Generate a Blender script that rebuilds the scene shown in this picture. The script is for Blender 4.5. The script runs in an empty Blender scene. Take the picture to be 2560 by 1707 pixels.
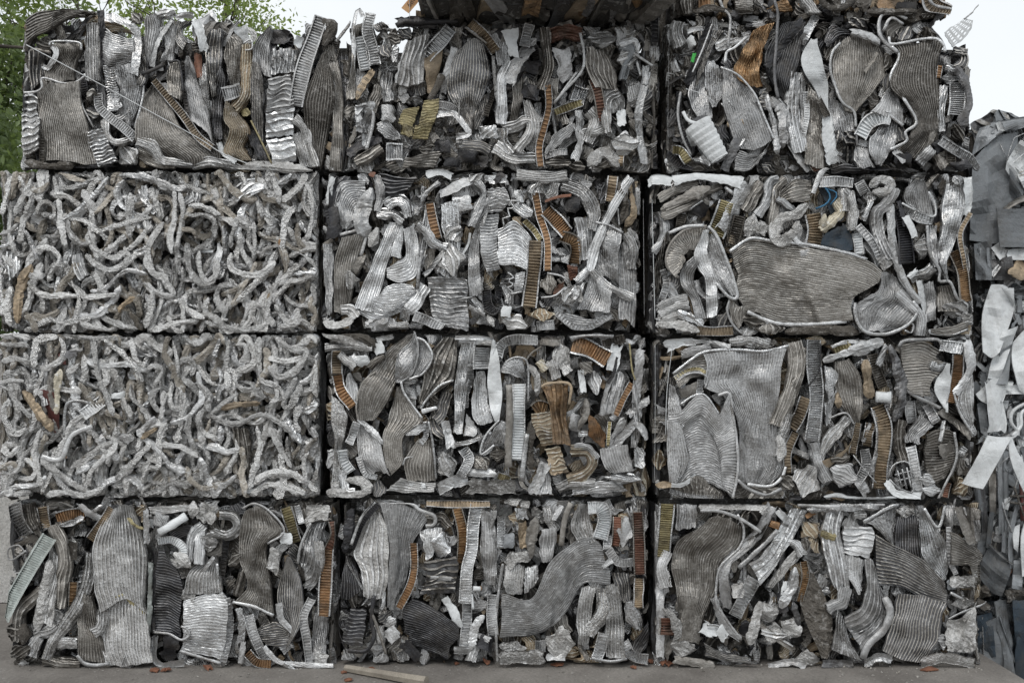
import bpy, math, random
import numpy as np
from mathutils import Vector

# ------------------------------------------------------------------ camera, sky, sun, exposure
SC = bpy.context.scene
COL = SC.collection
D = 4.6            # metres from the camera to the front of the stack
PPM = 500.0        # photograph pixels per metre on that plane
EYE = 1.472        # eye height
cam = bpy.data.objects.new('camera', bpy.data.cameras.new('camera'))
COL.objects.link(cam)
cam.location = (0, -D, EYE)
cam.rotation_euler = (math.radians(90), 0, 0)
cam.data.sensor_width = 36
cam.data.lens = 36 * D / 5.12
cam.data.shift_y = 75.5 / 2560
cam.data.clip_start = 0.05
cam.data.clip_end = 2000
SC.camera = cam

SUN_EL, SUN_AZ = math.radians(52), math.radians(205)
world = bpy.data.worlds.new('World')
SC.world = world
world.use_nodes = True
nt = world.node_tree
nt.nodes.clear()
def wn(t, **kw):
    n = nt.nodes.new(t)
    for k, v in kw.items():
        setattr(n, k, v)
    return n
out = wn('ShaderNodeOutputWorld')
bg = wn('ShaderNodeBackground')
bg.inputs['Strength'].default_value = 0.1
sky = wn('ShaderNodeTexSky', sky_type='NISHITA', sun_disc=False)
sky.sun_elevation = SUN_EL
sky.sun_rotation = SUN_AZ
hsv = wn('ShaderNodeHueSaturation')
hsv.inputs['Saturation'].default_value = 0.5
tcw = wn('ShaderNodeTexCoord')
cloud = wn('ShaderNodeTexNoise')
cloud.inputs['Scale'].default_value = 2.2
cloud.inputs['Detail'].default_value = 5
cr = wn('ShaderNodeValToRGB')
cr.color_ramp.elements[0].position = 0.3
cr.color_ramp.elements[0].color = (6.3, 6.65, 6.9, 1)
cr.color_ramp.elements[1].position = 0.7
cr.color_ramp.elements[1].color = (7.2, 7.45, 7.6, 1)
mixw = wn('ShaderNodeMix', data_type='RGBA')
mixw.inputs['Factor'].default_value = 0.93        # overcast: almost all cloud, a little blue through it
nt.links.new(tcw.outputs['Generated'], cloud.inputs['Vector'])
nt.links.new(cloud.outputs['Fac'], cr.inputs['Fac'])
nt.links.new(sky.outputs['Color'], hsv.inputs['Color'])
nt.links.new(hsv.outputs['Color'], mixw.inputs['A'])
nt.links.new(cr.outputs['Color'], mixw.inputs['B'])
nt.links.new(mixw.outputs['Result'], bg.inputs['Color'])
nt.links.new(bg.outputs['Background'], out.inputs['Surface'])

sun = bpy.data.objects.new('sun', bpy.data.lights.new('sun', 'SUN'))
COL.objects.link(sun)
sun.data.energy = 0.9
sun.data.angle = math.radians(25)
sun.data.color = (1.0, 0.97, 0.93)
sd = Vector((math.sin(SUN_AZ) * math.cos(SUN_EL), math.cos(SUN_AZ) * math.cos(SUN_EL), math.sin(SUN_EL)))
sun.rotation_euler = sd.to_track_quat('Z', 'Y').to_euler()
sun.location = (-3, -6, 8)

SC.view_settings.view_transform = 'Standard'
SC.view_settings.look = 'None'
SC.view_settings.exposure = 0.5
SC.view_settings.gamma = 1
SC.view_settings.use_curve_mapping = False
SC.cycles.max_bounces = 6

# ------------------------------------------------------------------ materials
def new_mat(name):
    m = bpy.data.materials.new(name)
    m.use_nodes = True
    t = m.node_tree
    return m, t, t.nodes['Principled BSDF']
def node(t, kind, ins=None, **kw):
    n = t.nodes.new(kind)
    for k, v in kw.items():
        setattr(n, k, v)
    for k, v in (ins or {}).items():
        if hasattr(v, 'bl_idname') or isinstance(v, bpy.types.NodeSocket):
            t.links.new(v, n.inputs[k])
        else:
            n.inputs[k].default_value = v
    return n
def ramp(t, fac, p0, p1, c0=(0, 0, 0, 1), c1=(1, 1, 1, 1)):
    r = node(t, 'ShaderNodeValToRGB', {'Fac': fac})
    e = r.color_ramp.elements
    e[0].position, e[1].position = p0, p1
    e[0].color, e[1].color = c0, c1
    return r.outputs['Color']
def mixc(t, fac, a, b, mode='MIX'):
    return node(t, 'ShaderNodeMix', {'Factor': fac, 'A': a, 'B': b}, data_type='RGBA', blend_type=mode).outputs['Result']

def metal(name, col, metallic=0.55, rough=0.42, crust=0.0, grime=0.5, spread=0.45, speck=0.35):
    """scrap metal: oxide patches, grime, pale scuffs, uneven gloss, fine dents"""
    m, t, b = new_mat(name)
    tc = node(t, 'ShaderNodeTexCoord').outputs['Object']
    inf = node(t, 'ShaderNodeObjectInfo').outputs['Random']
    off = node(t, 'ShaderNodeCombineXYZ', {'X': node(t, 'ShaderNodeMath', {0: inf, 1: 37.0}, operation='MULTIPLY').outputs[0], 'Y': inf, 'Z': 0.0}).outputs[0]
    v = node(t, 'ShaderNodeVectorMath', {0: tc, 1: off}, operation='ADD').outputs[0]
    n1 = node(t, 'ShaderNodeTexNoise', {'Vector': v, 'Scale': 10.0, 'Detail': 7.0, 'Roughness': 0.68}).outputs['Fac']
    n2 = node(t, 'ShaderNodeTexNoise', {'Vector': v, 'Scale': 85.0, 'Detail': 3.0, 'Roughness': 0.7}).outputs['Fac']
    n3 = node(t, 'ShaderNodeTexNoise', {'Vector': v, 'Scale': 28.0, 'Detail': 5.0, 'Roughness': 0.7}).outputs['Fac']
    # every piece has weathered a little differently
    k = node(t, 'ShaderNodeMapRange', {'Value': inf, 'To Min': 1 - spread, 'To Max': 1 + spread}).outputs[0]
    c = mixc(t, 1.0, (*col, 1), node(t, 'ShaderNodeCombineColor', {0: k, 1: k, 2: k}).outputs[0], 'MULTIPLY')
    pale = tuple(min(0.80, x * 1.6 + 0.22) for x in col) if max(col) > .06 else tuple(x * 2 + .05 for x in col)
    dirt = (0.085 + col[0] * .1, 0.075 + col[1] * .09, 0.062 + col[2] * .08)
    g = ramp(t, n1, 0.45, 0.66)
    gm = node(t, 'ShaderNodeMath', {0: g, 1: grime}, operation='MULTIPLY').outputs[0]
    c = mixc(t, gm, c, (*dirt, 1))
    oil = ramp(t, n3, 0.36, 0.46, (1, 1, 1, 1), (0, 0, 0, 1))
    om = node(t, 'ShaderNodeMath', {0: oil, 1: grime * .5}, operation='MULTIPLY').outputs[0]
    c = mixc(t, om, c, (dirt[0] * .55, dirt[1] * .52, dirt[2] * .5, 1))
    s = ramp(t, n3, 0.55, 0.62)
    sm = node(t, 'ShaderNodeMath', {0: s, 1: speck + crust * .4}, operation='MULTIPLY').outputs[0]
    c = mixc(t, sm, c, (*pale, 1))
    if crust:
        pit = ramp(t, n2, 0.40, 0.53, (1, 1, 1, 1), (0, 0, 0, 1))
        pm = node(t, 'ShaderNodeMath', {0: pit, 1: 0.22 * crust}, operation='MULTIPLY').outputs[0]
        c = mixc(t, pm, c, (col[0] * .22, col[1] * .21, col[2] * .19, 1))
    t.links.new(c, b.inputs['Base Color'])
    mt = node(t, 'ShaderNodeMapRange', {'Value': node(t, 'ShaderNodeMath', {0: node(t, 'ShaderNodeMath', {0: inf, 1: 7.31}, operation='MULTIPLY').outputs[0]}, operation='FRACT').outputs[0], 'To Min': metallic * .5, 'To Max': min(.95, metallic * 1.7)}).outputs[0]
    t.links.new(mt, b.inputs['Metallic'])
    r = node(t, 'ShaderNodeMapRange', {'Value': n3, 'From Min': .3, 'From Max': .7, 'To Min': rough - .13, 'To Max': min(1, rough + .22)}).outputs[0]
    rv = node(t, 'ShaderNodeMath', {0: node(t, 'ShaderNodeMath', {0: inf, 1: 13.7}, operation='MULTIPLY').outputs[0]}, operation='FRACT').outputs[0]
    rv = node(t, 'ShaderNodeMapRange', {'Value': rv, 'To Min': -.12, 'To Max': .12}).outputs[0]
    r = node(t, 'ShaderNodeMath', {0: r, 1: rv}, operation='ADD').outputs[0]
    t.links.new(r, b.inputs['Roughness'])
    mixn = node(t, 'ShaderNodeMath', {0: n2, 1: n3}, operation='ADD').outputs[0]
    bp = node(t, 'ShaderNodeBump', {'Height': mixn, 'Strength': 0.5 + 0.3 * crust, 'Distance': 0.006 + 0.007 * crust})
    t.links.new(bp.outputs[0], b.inputs['Normal'])
    return m

MC = dict(
    a=('aluminium', (.45, .45, .452), .65, .31), l=('pale aluminium', (.57, .575, .58), .68, .30),
    b=('brown-grey aluminium', (.275, .26, .24), .5, .42), d=('black metal', (.035, .035, .039), .3, .36),
    e=('charcoal metal', (.15, .15, .155), .5, .42), w=('white paint', (.72, .74, .75), .0, .28),
    c=('oxidised aluminium', (.55, .545, .535), .55, .38), k=('soiled aluminium', (.10, .09, .078), .2, .65),
    t=('tan aluminium', (.38, .30, .21), .4, .5), o=('orange metal', (.35, .205, .105), .35, .5),
    y=('yellow metal', (.41, .355, .20), .35, .5), r=('rust red metal', (.22, .105, .07), .25, .6),
    g=('golden brown metal', (.30, .19, .10), .5, .42), n=('dark blue cloth', (.03, .044, .06), .0, .8),
    u=('blue plastic', (.03, .15, .28), .0, .4), G=('green plastic', (.05, .55, .08), .0, .5),
    m=('cream rope', (.60, .55, .44), .0, .8), q=('maroon metal', (.16, .055, .05), .2, .5),
    f=('silver-grey oxide', (.59, .587, .58), .58, .34), h=('warm grey oxide', (.44, .405, .355), .3, .55), v=('worn tube aluminium', (.57, .57, .57), .6, .34), x=('worn brown-grey tube', (.42, .40, .37), .5, .4), j=('bare bright aluminium', (.72, .725, .73), .6, .33),
    p=('slate grey paint', (.265, .28, .295), .15, .42), s=('dark slate paint', (.15, .16, .17), .15, .42),
    z=('grey-green metal', (.34, .37, .355), .1, .5))
MATS = {}
for key, (nm, colr, met, rg) in MC.items():
    MATS[key] = metal(nm, colr, met, rg, crust=1.0 if key in 'ckmfh' else 0.15 if key in 'abl' else 0.0,
                      grime=.3 if key in 'wuGpfvj' else .85 if key in 'oyrtg' else .5, spread=.12 if key in 'wuGoyp' else .3 if key in 'aljbvx' else .38,
                      speck=.08 if key in 'wuGdnqps' else .2 if key in 'oyrtgb' else .32)
core_mat = metal('dark compacted scrap', (.07, .068, .065), .2, .7, crust=1.0, spread=.1)

# ------------------------------------------------------------------ mesh helpers
RNG = np.random.default_rng(20)
random.seed(20)

def make_obj(name, verts, faces_list, mat, parent, smooth=False, mats=None, midx=None, loc=None):
    """faces_list: list of (n,k) integer arrays"""
    me = bpy.data.meshes.new(name)
    verts = np.asarray(verts, dtype=np.float32)
    if parent is not None:
        verts = verts - np.array(parent['base'], dtype=np.float32)
    elif loc is not None:
        verts = verts - np.array(loc, dtype=np.float32)
    me.vertices.add(len(verts))
    me.vertices.foreach_set('co', verts.ravel())
    faces_list = [np.asarray(f, dtype=np.int32) for f in faces_list if len(f)]
    loops = np.concatenate([f.ravel() for f in faces_list])
    sizes = np.concatenate([np.full(len(f), f.shape[1], dtype=np.int32) for f in faces_list])
    me.loops.add(len(loops))
    me.loops.foreach_set('vertex_index', loops)
    me.polygons.add(len(sizes))
    starts = np.zeros(len(sizes), dtype=np.int32)
    starts[1:] = np.cumsum(sizes)[:-1]
    me.polygons.foreach_set('loop_start', starts)
    me.polygons.foreach_set('loop_total', sizes)
    for mm in (mats or [mat]):
        me.materials.append(mm)
    if midx is not None:
        me.polygons.foreach_set('material_index', np.asarray(midx, dtype=np.int32))
    me.polygons.foreach_set('use_smooth', np.full(len(sizes), bool(smooth)))
    me.update(calc_edges=True)
    o = bpy.data.objects.new(name, me)
    COL.objects.link(o)
    if parent is not None:
        o.parent = parent
    elif loc is not None:
        o.location = loc
    return o

def grid_faces(nu, nv, wrap=False):
    i = np.arange(nu - 1)[:, None]
    j = np.arange(nv if wrap else nv - 1)[None, :]
    j2 = (j + 1) % nv
    return np.stack([i * nv + j, i * nv + j2, (i + 1) * nv + j2, (i + 1) * nv + j], -1).reshape(-1, 4)

def spline(pts, n):
    """Catmull-Rom through pts, n samples even in length"""
    p = np.asarray(pts, float)
    if len(p) == 1:
        return np.repeat(p, n, 0)
    q = np.vstack([2 * p[0] - p[1], p, 2 * p[-1] - p[-2]])
    res = []
    for i in range(len(p) - 1):
        a, b, c, d = q[i], q[i + 1], q[i + 2], q[i + 3]
        t = np.linspace(0, 1, 14, endpoint=(i == len(p) - 2))[:, None]
        res.append(.5 * ((2 * b) + (c - a) * t + (2 * a - 5 * b + 4 * c - d) * t * t + (3 * b - a - 3 * c + d) * t ** 3))
    r = np.vstack(res)
    s = np.concatenate([[0], np.cumsum(np.linalg.norm(np.diff(r, axis=0), axis=1))])
    if s[-1] <= 0:
        return np.repeat(p[:1], n, 0)
    x = np.linspace(0, s[-1], n)
    return np.stack([np.interp(x, s, r[:, k]) for k in range(r.shape[1])], 1)

def wob(u, v, freq, terms=5):
    """smooth random field, about -1..1"""
    r = np.zeros(np.broadcast(u, v).shape)
    for _ in range(terms):
        a = RNG.uniform(0, 6.283)
        f = freq * RNG.uniform(.5, 1.3)
        r = r + np.sin(6.283 * f * (np.cos(a) * u + np.sin(a) * v) + RNG.uniform(0, 6.283))
    return r / terms ** .5 * .8

def to_world(px, py, d):
    """photo pixel on the plane d metres in front of the stack's face -> where that point stands"""
    k = (D - d) / D
    return np.stack(np.broadcast_arrays((px - 1280) / PPM * k, -np.asarray(d, float), EYE + (929 - py) / PPM * k), -1)

def folds(x, y, Lm, Wm, crumple):
    """a few straight creases across a sheet"""
    h = 0 * x
    for _ in range(int(RNG.integers(1, 4) + (2 if crumple > 1.2 else 0))):
        a = RNG.uniform(0, 3.1416)
        c = RNG.uniform(.15, .85) * Lm * np.cos(a) + RNG.uniform(.15, .85) * Wm * np.sin(a)
        h = h + RNG.normal(0, .16 * crumple) * np.abs(x * np.cos(a) + y * np.sin(a) - c)
    return h - h.mean()

# the flat tubes of a cooler core are barer metal than the dirty fins between them
TUBE = dict(a='v', b='x', c='v', f='l', h='x', k='b', d='e', e='x', l='j', t='m')

class Bale:
    pool = None             # while a list: pieces too small to pick apart gather here
    """collects the pieces of one bale; traced coordinates run in a local frame (ox, oy, sc)"""
    def __init__(self, root, ox, oy, sc, box, base=0.0):
        self.root, self.ox, self.oy, self.sc, self.box, self.base = root, ox, oy, sc, box, base
        x0, y0, x1, y1 = box
        self.cs = 14.0 * S9 / sc
        self.cov = np.zeros((int((y1 - y0) / self.cs) + 2, int((x1 - x0) / self.cs) + 2), bool)
        self.count = 0
    def m(self, px):            # local pixels -> metres
        return px * self.sc / PPM
    def mark(self, P):
        x0, y0, _, _ = self.box
        i = ((P[..., 1] - y0) / self.cs).astype(int).ravel()
        j = ((P[..., 0] - x0) / self.cs).astype(int).ravel()
        ok = (i >= 0) & (j >= 0) & (i < self.cov.shape[0]) & (j < self.cov.shape[1])
        self.cov[i[ok], j[ok]] = True
    def world(self, P, d):
        return to_world(self.ox + P[..., 0] * self.sc, self.oy + P[..., 1] * self.sc, d + self.base)
    flat = .5               # how far the ram has flattened what stood proud of the face
    back = -9.0             # pieces packed in later stay at least this far behind the face
    outline = None
    rope = False
    press = None            # world limits (x0, x1, z0, z1) of the baler's chamber
    def add(self, name, V, F, col, smooth=False, label=None, mats=None, midx=None):
        V = np.array(V.reshape(-1, 3))
        y0 = -(self.base + .028)
        V[:, 1] = np.where(V[:, 1] < y0, y0 + (V[:, 1] - y0) * self.flat, V[:, 1])
        V[:, 1] = np.maximum(V[:, 1], -self.base + self.back + .15 * (V[:, 1] + self.base - self.back))
        if self.press:
            x0, x1, z0, z1 = self.press
            z0, z1 = z0 + RNG.uniform(-.016, .010), z1 + RNG.uniform(-.014, .016)
            V[:, 0] = np.where(V[:, 0] < x0, x0 + (V[:, 0] - x0) * .35, np.where(V[:, 0] > x1, x1 + (V[:, 0] - x1) * .35, V[:, 0]))
            V[:, 2] = np.where(V[:, 2] < z0, z0 + (V[:, 2] - z0) * .35, np.where(V[:, 2] > z1, z1 + (V[:, 2] - z1) * .35, V[:, 2]))
        if self.pool is not None:
            nv0 = sum(len(p[0]) for p in self.pool)
            self.pool.append((V, [f + nv0 for f in F], mats[0] if mats else MATS[col]))
            return None
        o = make_obj(name, V.reshape(-1, 3), F, MATS[col], self.root, smooth, mats, midx)
        if label and o:
            o['label'] = label
        self.count += 1
        return o

    def flush(self, name):
        pool, self.pool = self.pool, None
        if not pool:
            return
        mats = []
        quads, qi, rest, ri = [], [], [], []
        for V, F, m in pool:
            if m not in mats:
                mats.append(m)
            for f in F:
                if f.shape[1] == 4:
                    quads.append(f); qi.append(np.full(len(f), mats.index(m)))
                else:
                    rest.append(f); ri.append(np.full(len(f), mats.index(m)))
        o = make_obj(name, np.vstack([p[0] for p in pool]), [np.vstack(quads)] + rest, None, self.root, False, mats, np.concatenate(qi + ri))
        o['kind'] = 'stuff'

    # --- sheet: ribs run along the rails
    def sheet(self, rails, n, col, d=0.0, crumple=1.0, name=None, label=None, holes=False, bulge=0.0):
        rails = [np.asarray(r, float) for r in rails]
        L = np.mean([np.linalg.norm(np.diff(r, axis=0), axis=1).sum() for r in rails])
        nu = int(np.clip(L / 17, 9, 30)) if not holes else 22
        R = np.stack([spline(r, nu) for r in rails])                      # (k, nu, 2)
        Wd = np.mean(np.linalg.norm(np.diff(R, axis=0), axis=2).sum(0))
        if n >= 7:          # rib pitch of a real core, a little over a centimetre
            n = max(6, min(n, int(Wd / 12.8)))
        nv = 4 * n + 1 if n >= 3 else int(np.clip(Wd / 13, 8, 26))
        v = np.linspace(0, 1, nv)
        if holes:
            nv = 15
            v = np.linspace(0, 1, nv)
        if n >= 3:
            v = (np.arange(nv) // 4 + np.array([0, .30, .40, .90])[np.arange(nv) % 4]) / n
            v[-1] = 1.0
        u = np.linspace(0, 1, nu)
        U, Vv = np.meshgrid(u, v, indexing='ij')
        warp = Vv + (wob(U, Vv, 1.3) * .5 / max(n, 6)) * np.sin(np.pi * Vv)
        warp = np.clip(warp, 0, 1)
        P = np.zeros((nu, nv, 2))
        tmp = np.stack([spline(R[:, i, :], 25) for i in range(nu)])
        xs = np.linspace(0, 1, 25)
        for i in range(nu):
            for k in range(2):
                P[i, :, k] = np.interp(warp[i], xs, tmp[i, :, k])
        jit = min(5.0, .02 * (L + Wd)) * (1 if self.flat < .9 else .15)
        edge = np.maximum(np.abs(2 * U - 1) ** 8, np.abs(2 * Vv - 1) ** 8)
        P[..., 0] += jit * wob(U, Vv, 3.5) * edge
        P[..., 1] += jit * wob(U, Vv, 3.5) * edge
        Lm, Wm = self.m(L), self.m(Wd)
        dd = folds(U * Lm, Vv * Wm, Lm, Wm, crumple)
        dd = dd + RNG.normal(0, .10) * Lm * (U - .5) * 2 * .5 + RNG.normal(0, .22) * Wm * (Vv - .5) * 2 * .5
        dd = dd + RNG.uniform(-.06, .14) * (.4 if n < 3 else 1) * min(Lm, Wm) * (1 - (2 * Vv - 1) ** 2)
        q = wob(U * Lm / .25, Vv * Wm / .25, .9)
        dd = dd + crumple * (.045 * min(Lm, Wm, .3) * q + .012 * wob(U * Lm / .1, Vv * Wm / .1, .8))
        if crumple > 1.2:        # sharp creases
            dd = dd + .010 * crumple * np.abs(wob(U * Lm / .12, Vv * Wm / .12, .7))
        dd = dd + bulge * Wm * (.5 - (2 * Vv - 1) ** 2)
        dd = np.where(dd > 0, .055 * np.tanh(dd / .055), .020 * np.tanh(dd / .020))
        if n >= 3:
            pitch = Wm / n
            amp = float(np.clip(.58 * pitch, .0035, .016))
            ph = np.arange(nv) % 4
            crest = np.where(ph < 2, 1.0, 0.0)[None, :]
            mod = np.clip(.85 + .40 * wob(U * Lm / .15, Vv * Wm / .15, .8), .15, 1.2)
            dd = dd + amp * (crest - .4) * mod
            dd = dd + .12 * amp * RNG.normal(0, 1, dd.shape)
        elif col in 'ck':      # oxide crust
            dd = dd + RNG.normal(0, .0045, dd.shape)
        depth = d + dd
        self.mark(P)
        W = self.world(P, depth)
        F = grid_faces(nu, nv)
        if holes:
            keep = np.ones((nu - 1, nv - 1), bool)
            keep[2:-1:4, 1:-1:2] = False
            keep[3:-1:4, 1:-1:2] = False
            F = F[keep.ravel()]
        # skirt gives the core its thickness
        idx = np.arange(nu * nv).reshape(nu, nv)
        loop = np.concatenate([idx[0, :-1], idx[:-1, -1], idx[-1, :0:-1], idx[:0:-1, 0]])
        V = W.reshape(-1, 3)
        back = V[loop] + np.array([0, .022 if n >= 3 else .006, 0])
        nb = len(V)
        k = np.arange(len(loop))
        S = np.stack([loop, nb + k, nb + (k + 1) % len(loop), loop[(k + 1) % len(loop)]], 1)
        V = np.vstack([V, back])
        nm = name or ('finned_sheet' if n >= 7 else 'ribbed_sheet' if n >= 3 else 'bent_sheet')
        if n >= 3:
            mi = np.zeros(len(F) + len(S), int)
            mi[:len(F)] = np.where((np.arange(len(F)) % (nv - 1)) % 4 == 0, 1, 0)
            return self.add(nm, V, [F, S], col, label=label, mats=[MATS[col], MATS[TUBE.get(col, col)]], midx=mi)
        return self.add(nm, V, [F, S], col, smooth=False, label=label)

    # --- strip with rungs between two side rails
    def strip(self, path, n, col, d, w, label=None):
        nr = 4 * n + 1
        C = spline(path, nr)
        T = np.gradient(C, axis=0)
        T /= np.linalg.norm(T, axis=1, keepdims=True) + 1e-9
        N = np.stack([-T[:, 1], T[:, 0]], 1)
        wv = w * (1 + .05 * np.sin(np.linspace(0, RNG.uniform(3, 9), nr) + RNG.uniform(0, 6)))
        t = np.array([-.5, -.5, -.41, -.38, 0, .38, .41, .5, .5])
        P = C[:, None, :] + N[:, None, :] * (t[None, :, None] * wv[:, None, None])
        rung = np.array([0, 1, 1, 0])[np.arange(nr) % 4]
        wm = self.m(w)
        dep = float(np.clip(.22 * wm, .006, .016))
        h = np.zeros((nr, 9))
        h[:, [0, 8]] = -.03
        h[:, [1, 2, 6, 7]] = .35 * dep
        h[:, [3, 5]] = -dep + (rung * dep * .75)[:, None]
        h[:, 4] = -dep + rung * dep * .9
        s = np.linspace(0, 1, nr)
        roll = RNG.normal(0, .35) + .2 * np.sin(s * 5 + RNG.uniform(0, 6))
        h += (roll * wm)[:, None] * t[None, :]
        h += (.018 * np.sin(s * RNG.uniform(2, 6) + RNG.uniform(0, 6)))[:, None]
        h += RNG.normal(0, .0009, h.shape)
        self.mark(P)
        V = self.world(P, d + h)
        F = grid_faces(nr, 9)
        railcol = {'o': 'l', 'y': 'l', 'r': 'b', 't': 'a', 'g': 'b', 'w': 'l', 'l': 'l'}.get(col, col)
        mi = np.tile(np.array([1, 1, 1, 0, 0, 1, 1, 1]), nr - 1)
        return self.add('ribbed_strip', V, [F], col, label=label, mats=[MATS[col], MATS[railcol]], midx=mi)

    # --- round bar / rope-like crusted rod / pipe / wire / hose
    def rod(self, path, col, d, w, kind='R', dz=None, label=None):
        path = np.asarray(path, float)
        L = np.linalg.norm(np.diff(path, axis=0), axis=1).sum()
        sides, step = {'R': (11, .25), 'T': (7, .6), 'W': (4, 2.2), 'H': (14, .055)}[kind]
        n = int(np.clip(L / (w * step), 4, 60 if kind != 'H' else 110))
        if kind == 'W':
            n = int(np.clip(L / 25, 4, 40))
        C = spline(path, n)
        s = np.linspace(0, 1, n)
        r = np.full(n, self.m(w) / 2)
        dd = np.zeros(n)
        if kind == 'R':
            r = r * (1.06 + .16 * wob(s * L / w / 5, s * 0, 1.0) + RNG.normal(0, .03, n))
            dd = .016 * wob(s * L / 260, s * 0, 1.2)
            e = np.minimum(s, 1 - s) * n
            r = r * np.clip(.35 + .22 * e, 0, 1)
        elif kind == 'T':
            dd = .008 * wob(s * L / 260, s * 0, 1.2)
            r = r * (.84 + .08 * wob(s * L / 60, s * 0, 1.) + RNG.normal(0, .05, n))
        elif kind == 'H':
            r = r * np.array([1, 1.04, 1, .70])[np.arange(n) % 4] * (1 - .35 * s)
        if dz is not None:
            dd = dd + np.interp(s, np.linspace(0, 1, len(dz)), dz)
        dep = d + dd + r * .6
        W = self.world(C, dep)
        T = np.gradient(W, axis=0)
        T /= np.linalg.norm(T, axis=1, keepdims=True) + 1e-9
        ref = np.array([0., 1., 0.])
        A = np.cross(T, ref)
        A /= np.linalg.norm(A, axis=1, keepdims=True) + 1e-9
        B = np.cross(T, A)
        th = np.arange(sides) / sides * 6.2832
        rr = np.repeat(r[:, None], sides, 1)
        if kind == 'R':
            g = RNG.normal(0, .38, (n + 6, sides))           # ridges that run along the rod, like bark
            g = sum(g[k_:k_ + n] for k_ in range(6)) / 6 ** .5 * .55
            rr = rr * (1 + g + RNG.normal(0, .06, rr.shape))
            tw = (RNG.uniform(0, 6) + s * RNG.uniform(-3, 3))[:, None]
            rr = rr * (1 + RNG.uniform(.10, .28) * np.cos(2 * (th[None, :] + tw)) + RNG.uniform(.04, .16) * np.cos(3 * (th[None, :] + tw) + 1))
        V = W[:, None, :] + A[:, None, :] * (np.cos(th)[None, :, None] * rr[..., None]) + B[:, None, :] * (np.sin(th)[None, :, None] * rr[..., None])
        F = grid_faces(n, sides, wrap=True)
        caps = [np.arange(sides)[None, ::-1], (np.arange(sides) + (n - 1) * sides)[None, :]]
        Tn = np.gradient(C, axis=0)
        Tn /= np.linalg.norm(Tn, axis=1, keepdims=True) + 1e-9
        Nn = np.stack([-Tn[:, 1], Tn[:, 0]], 1)
        if kind != 'W':
            q = np.linspace(-.5, .5, 5)
            self.mark(C[:, None, :] + Nn[:, None, :] * (q[None, :, None] * w * .8))
        if kind == 'H':
            mi = np.zeros(len(F) + 2, int)
            gv = np.repeat(np.isin(np.arange(n - 1) % 4, (2, 3)), sides)
            mi[:len(F)] = gv
            return self.add('ribbed_hose', V.reshape(-1, 3), [F] + caps, col, label=label, mats=[MATS[col], MATS['e']], midx=mi)
        nm = {'R': 'crusted_rod', 'T': 'metal_tube', 'W': 'wire', 'H': 'ribbed_hose'}[kind]
        return self.add(nm, V.reshape(-1, 3), [F] + caps, col, smooth=kind in 'TW', label=label)

    def folded(self, path, col, d, w, label=None):
        C = spline(path, 9)
        T = np.gradient(C, axis=0)
        T /= np.linalg.norm(T, axis=1, keepdims=True) + 1e-9
        N = np.stack([-T[:, 1], T[:, 0]], 1)
        s = np.linspace(0, 1, 9)
        rails = []
        for k in (-.55, -.1, .3, .58):
            rails.append(C + N * (w * (k + .10 * wob(s * 2, s * 0, 1.)))[:, None])
        return self.sheet(rails, int(RNG.integers(3, 6)), col, d, crumple=1.0, name='folded_strip', label=label, bulge=RNG.uniform(.15, .45))

    # --- flat bar / bent plate with a worn, slightly rolled section
    def plate(self, path, col, d, w, label=None):
        path = np.asarray(path, float)
        L = np.linalg.norm(np.diff(path, axis=0), axis=1).sum()
        n = int(np.clip(L / 16, 5, 26))
        C = spline(path, n)
        T = np.gradient(C, axis=0)
        T /= np.linalg.norm(T, axis=1, keepdims=True) + 1e-9
        N = np.stack([-T[:, 1], T[:, 0]], 1)
        s = np.linspace(0, 1, n)
        wv = w * (1 + .10 * wob(s * L / 150, s * 0, 1.))
        t = np.array([-.5, -.5, -.42, -.2, 0, .2, .42, .5, .5])
        tt = np.repeat(t[None, :], n, 0)
        tt[:, :3] += RNG.normal(0, .035, (n, 1)) + .05 * wob(s * L / 60, s * 0, 1.)[:, None]
        tt[:, -3:] += RNG.normal(0, .035, (n, 1)) + .05 * wob(s * L / 60, s * 0, 1.)[:, None]
        P = C[:, None, :] + N[:, None, :] * (tt[..., None] * wv[:, None, None])
        P[0] += T[0] * RNG.normal(0, .10 * w, (9, 1))
        P[-1] += T[-1] * RNG.normal(0, .10 * w, (9, 1))
        wm = self.m(w)
        bow = RNG.choice([-1, 1]) * RNG.uniform(.05, .32) * wm
        h = np.repeat((bow * (1 - 4 * t * t))[None, :], n, 0)
        lip = RNG.uniform(-.004, .010)
        h[:, [1, 7]] += lip
        h[:, [0, 8]] = h[:, [1, 7]] - .016
        roll = RNG.normal(0, .4) + .3 * wob(s, s * 0, 1.2)
        h += (roll * wm)[:, None] * t[None, :]
        h += (.02 * wob(s * L / 300, s * 0, 1.0))[:, None] + RNG.normal(0, .0012, h.shape)
        self.mark(P)
        V = self.world(P, d + h)
        return self.add('bent_plate', V, [grid_faces(n, 9)], col, label=label)

    # --- crumpled lump
    def lump(self, cx, cy, rx, ry, n, col, d, rot=None, label=None):
        rot = RNG.uniform(0, 3.14) if rot is None else rot
        rails = []
        for f in (-1, -.45, .2, 1):
            ss = np.linspace(-1, 1, 6)
            bul = math.sqrt(max(0.05, 1 - abs(f) ** 2.2))
            x = f * (1 - .45 * ss ** 2)
            y = ss * (0.35 + .65 * bul)
            x = x + RNG.normal(0, .07, 6)
            y = y + RNG.normal(0, .06, 6)
            X = (x * math.cos(rot) - y * math.sin(rot)) * rx
            Y = (x * math.sin(rot) + y * math.cos(rot)) * ry
            rails.append(np.stack([cx + X, cy + Y], 1))
        if n == 0 and col in 'cblaekt':
            n = int(RNG.integers(3, 6))
        return self.sheet(rails, n, col, d, crumple=1.6, name='crumpled_scrap', label=label, bulge=RNG.uniform(0, .3))

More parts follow.
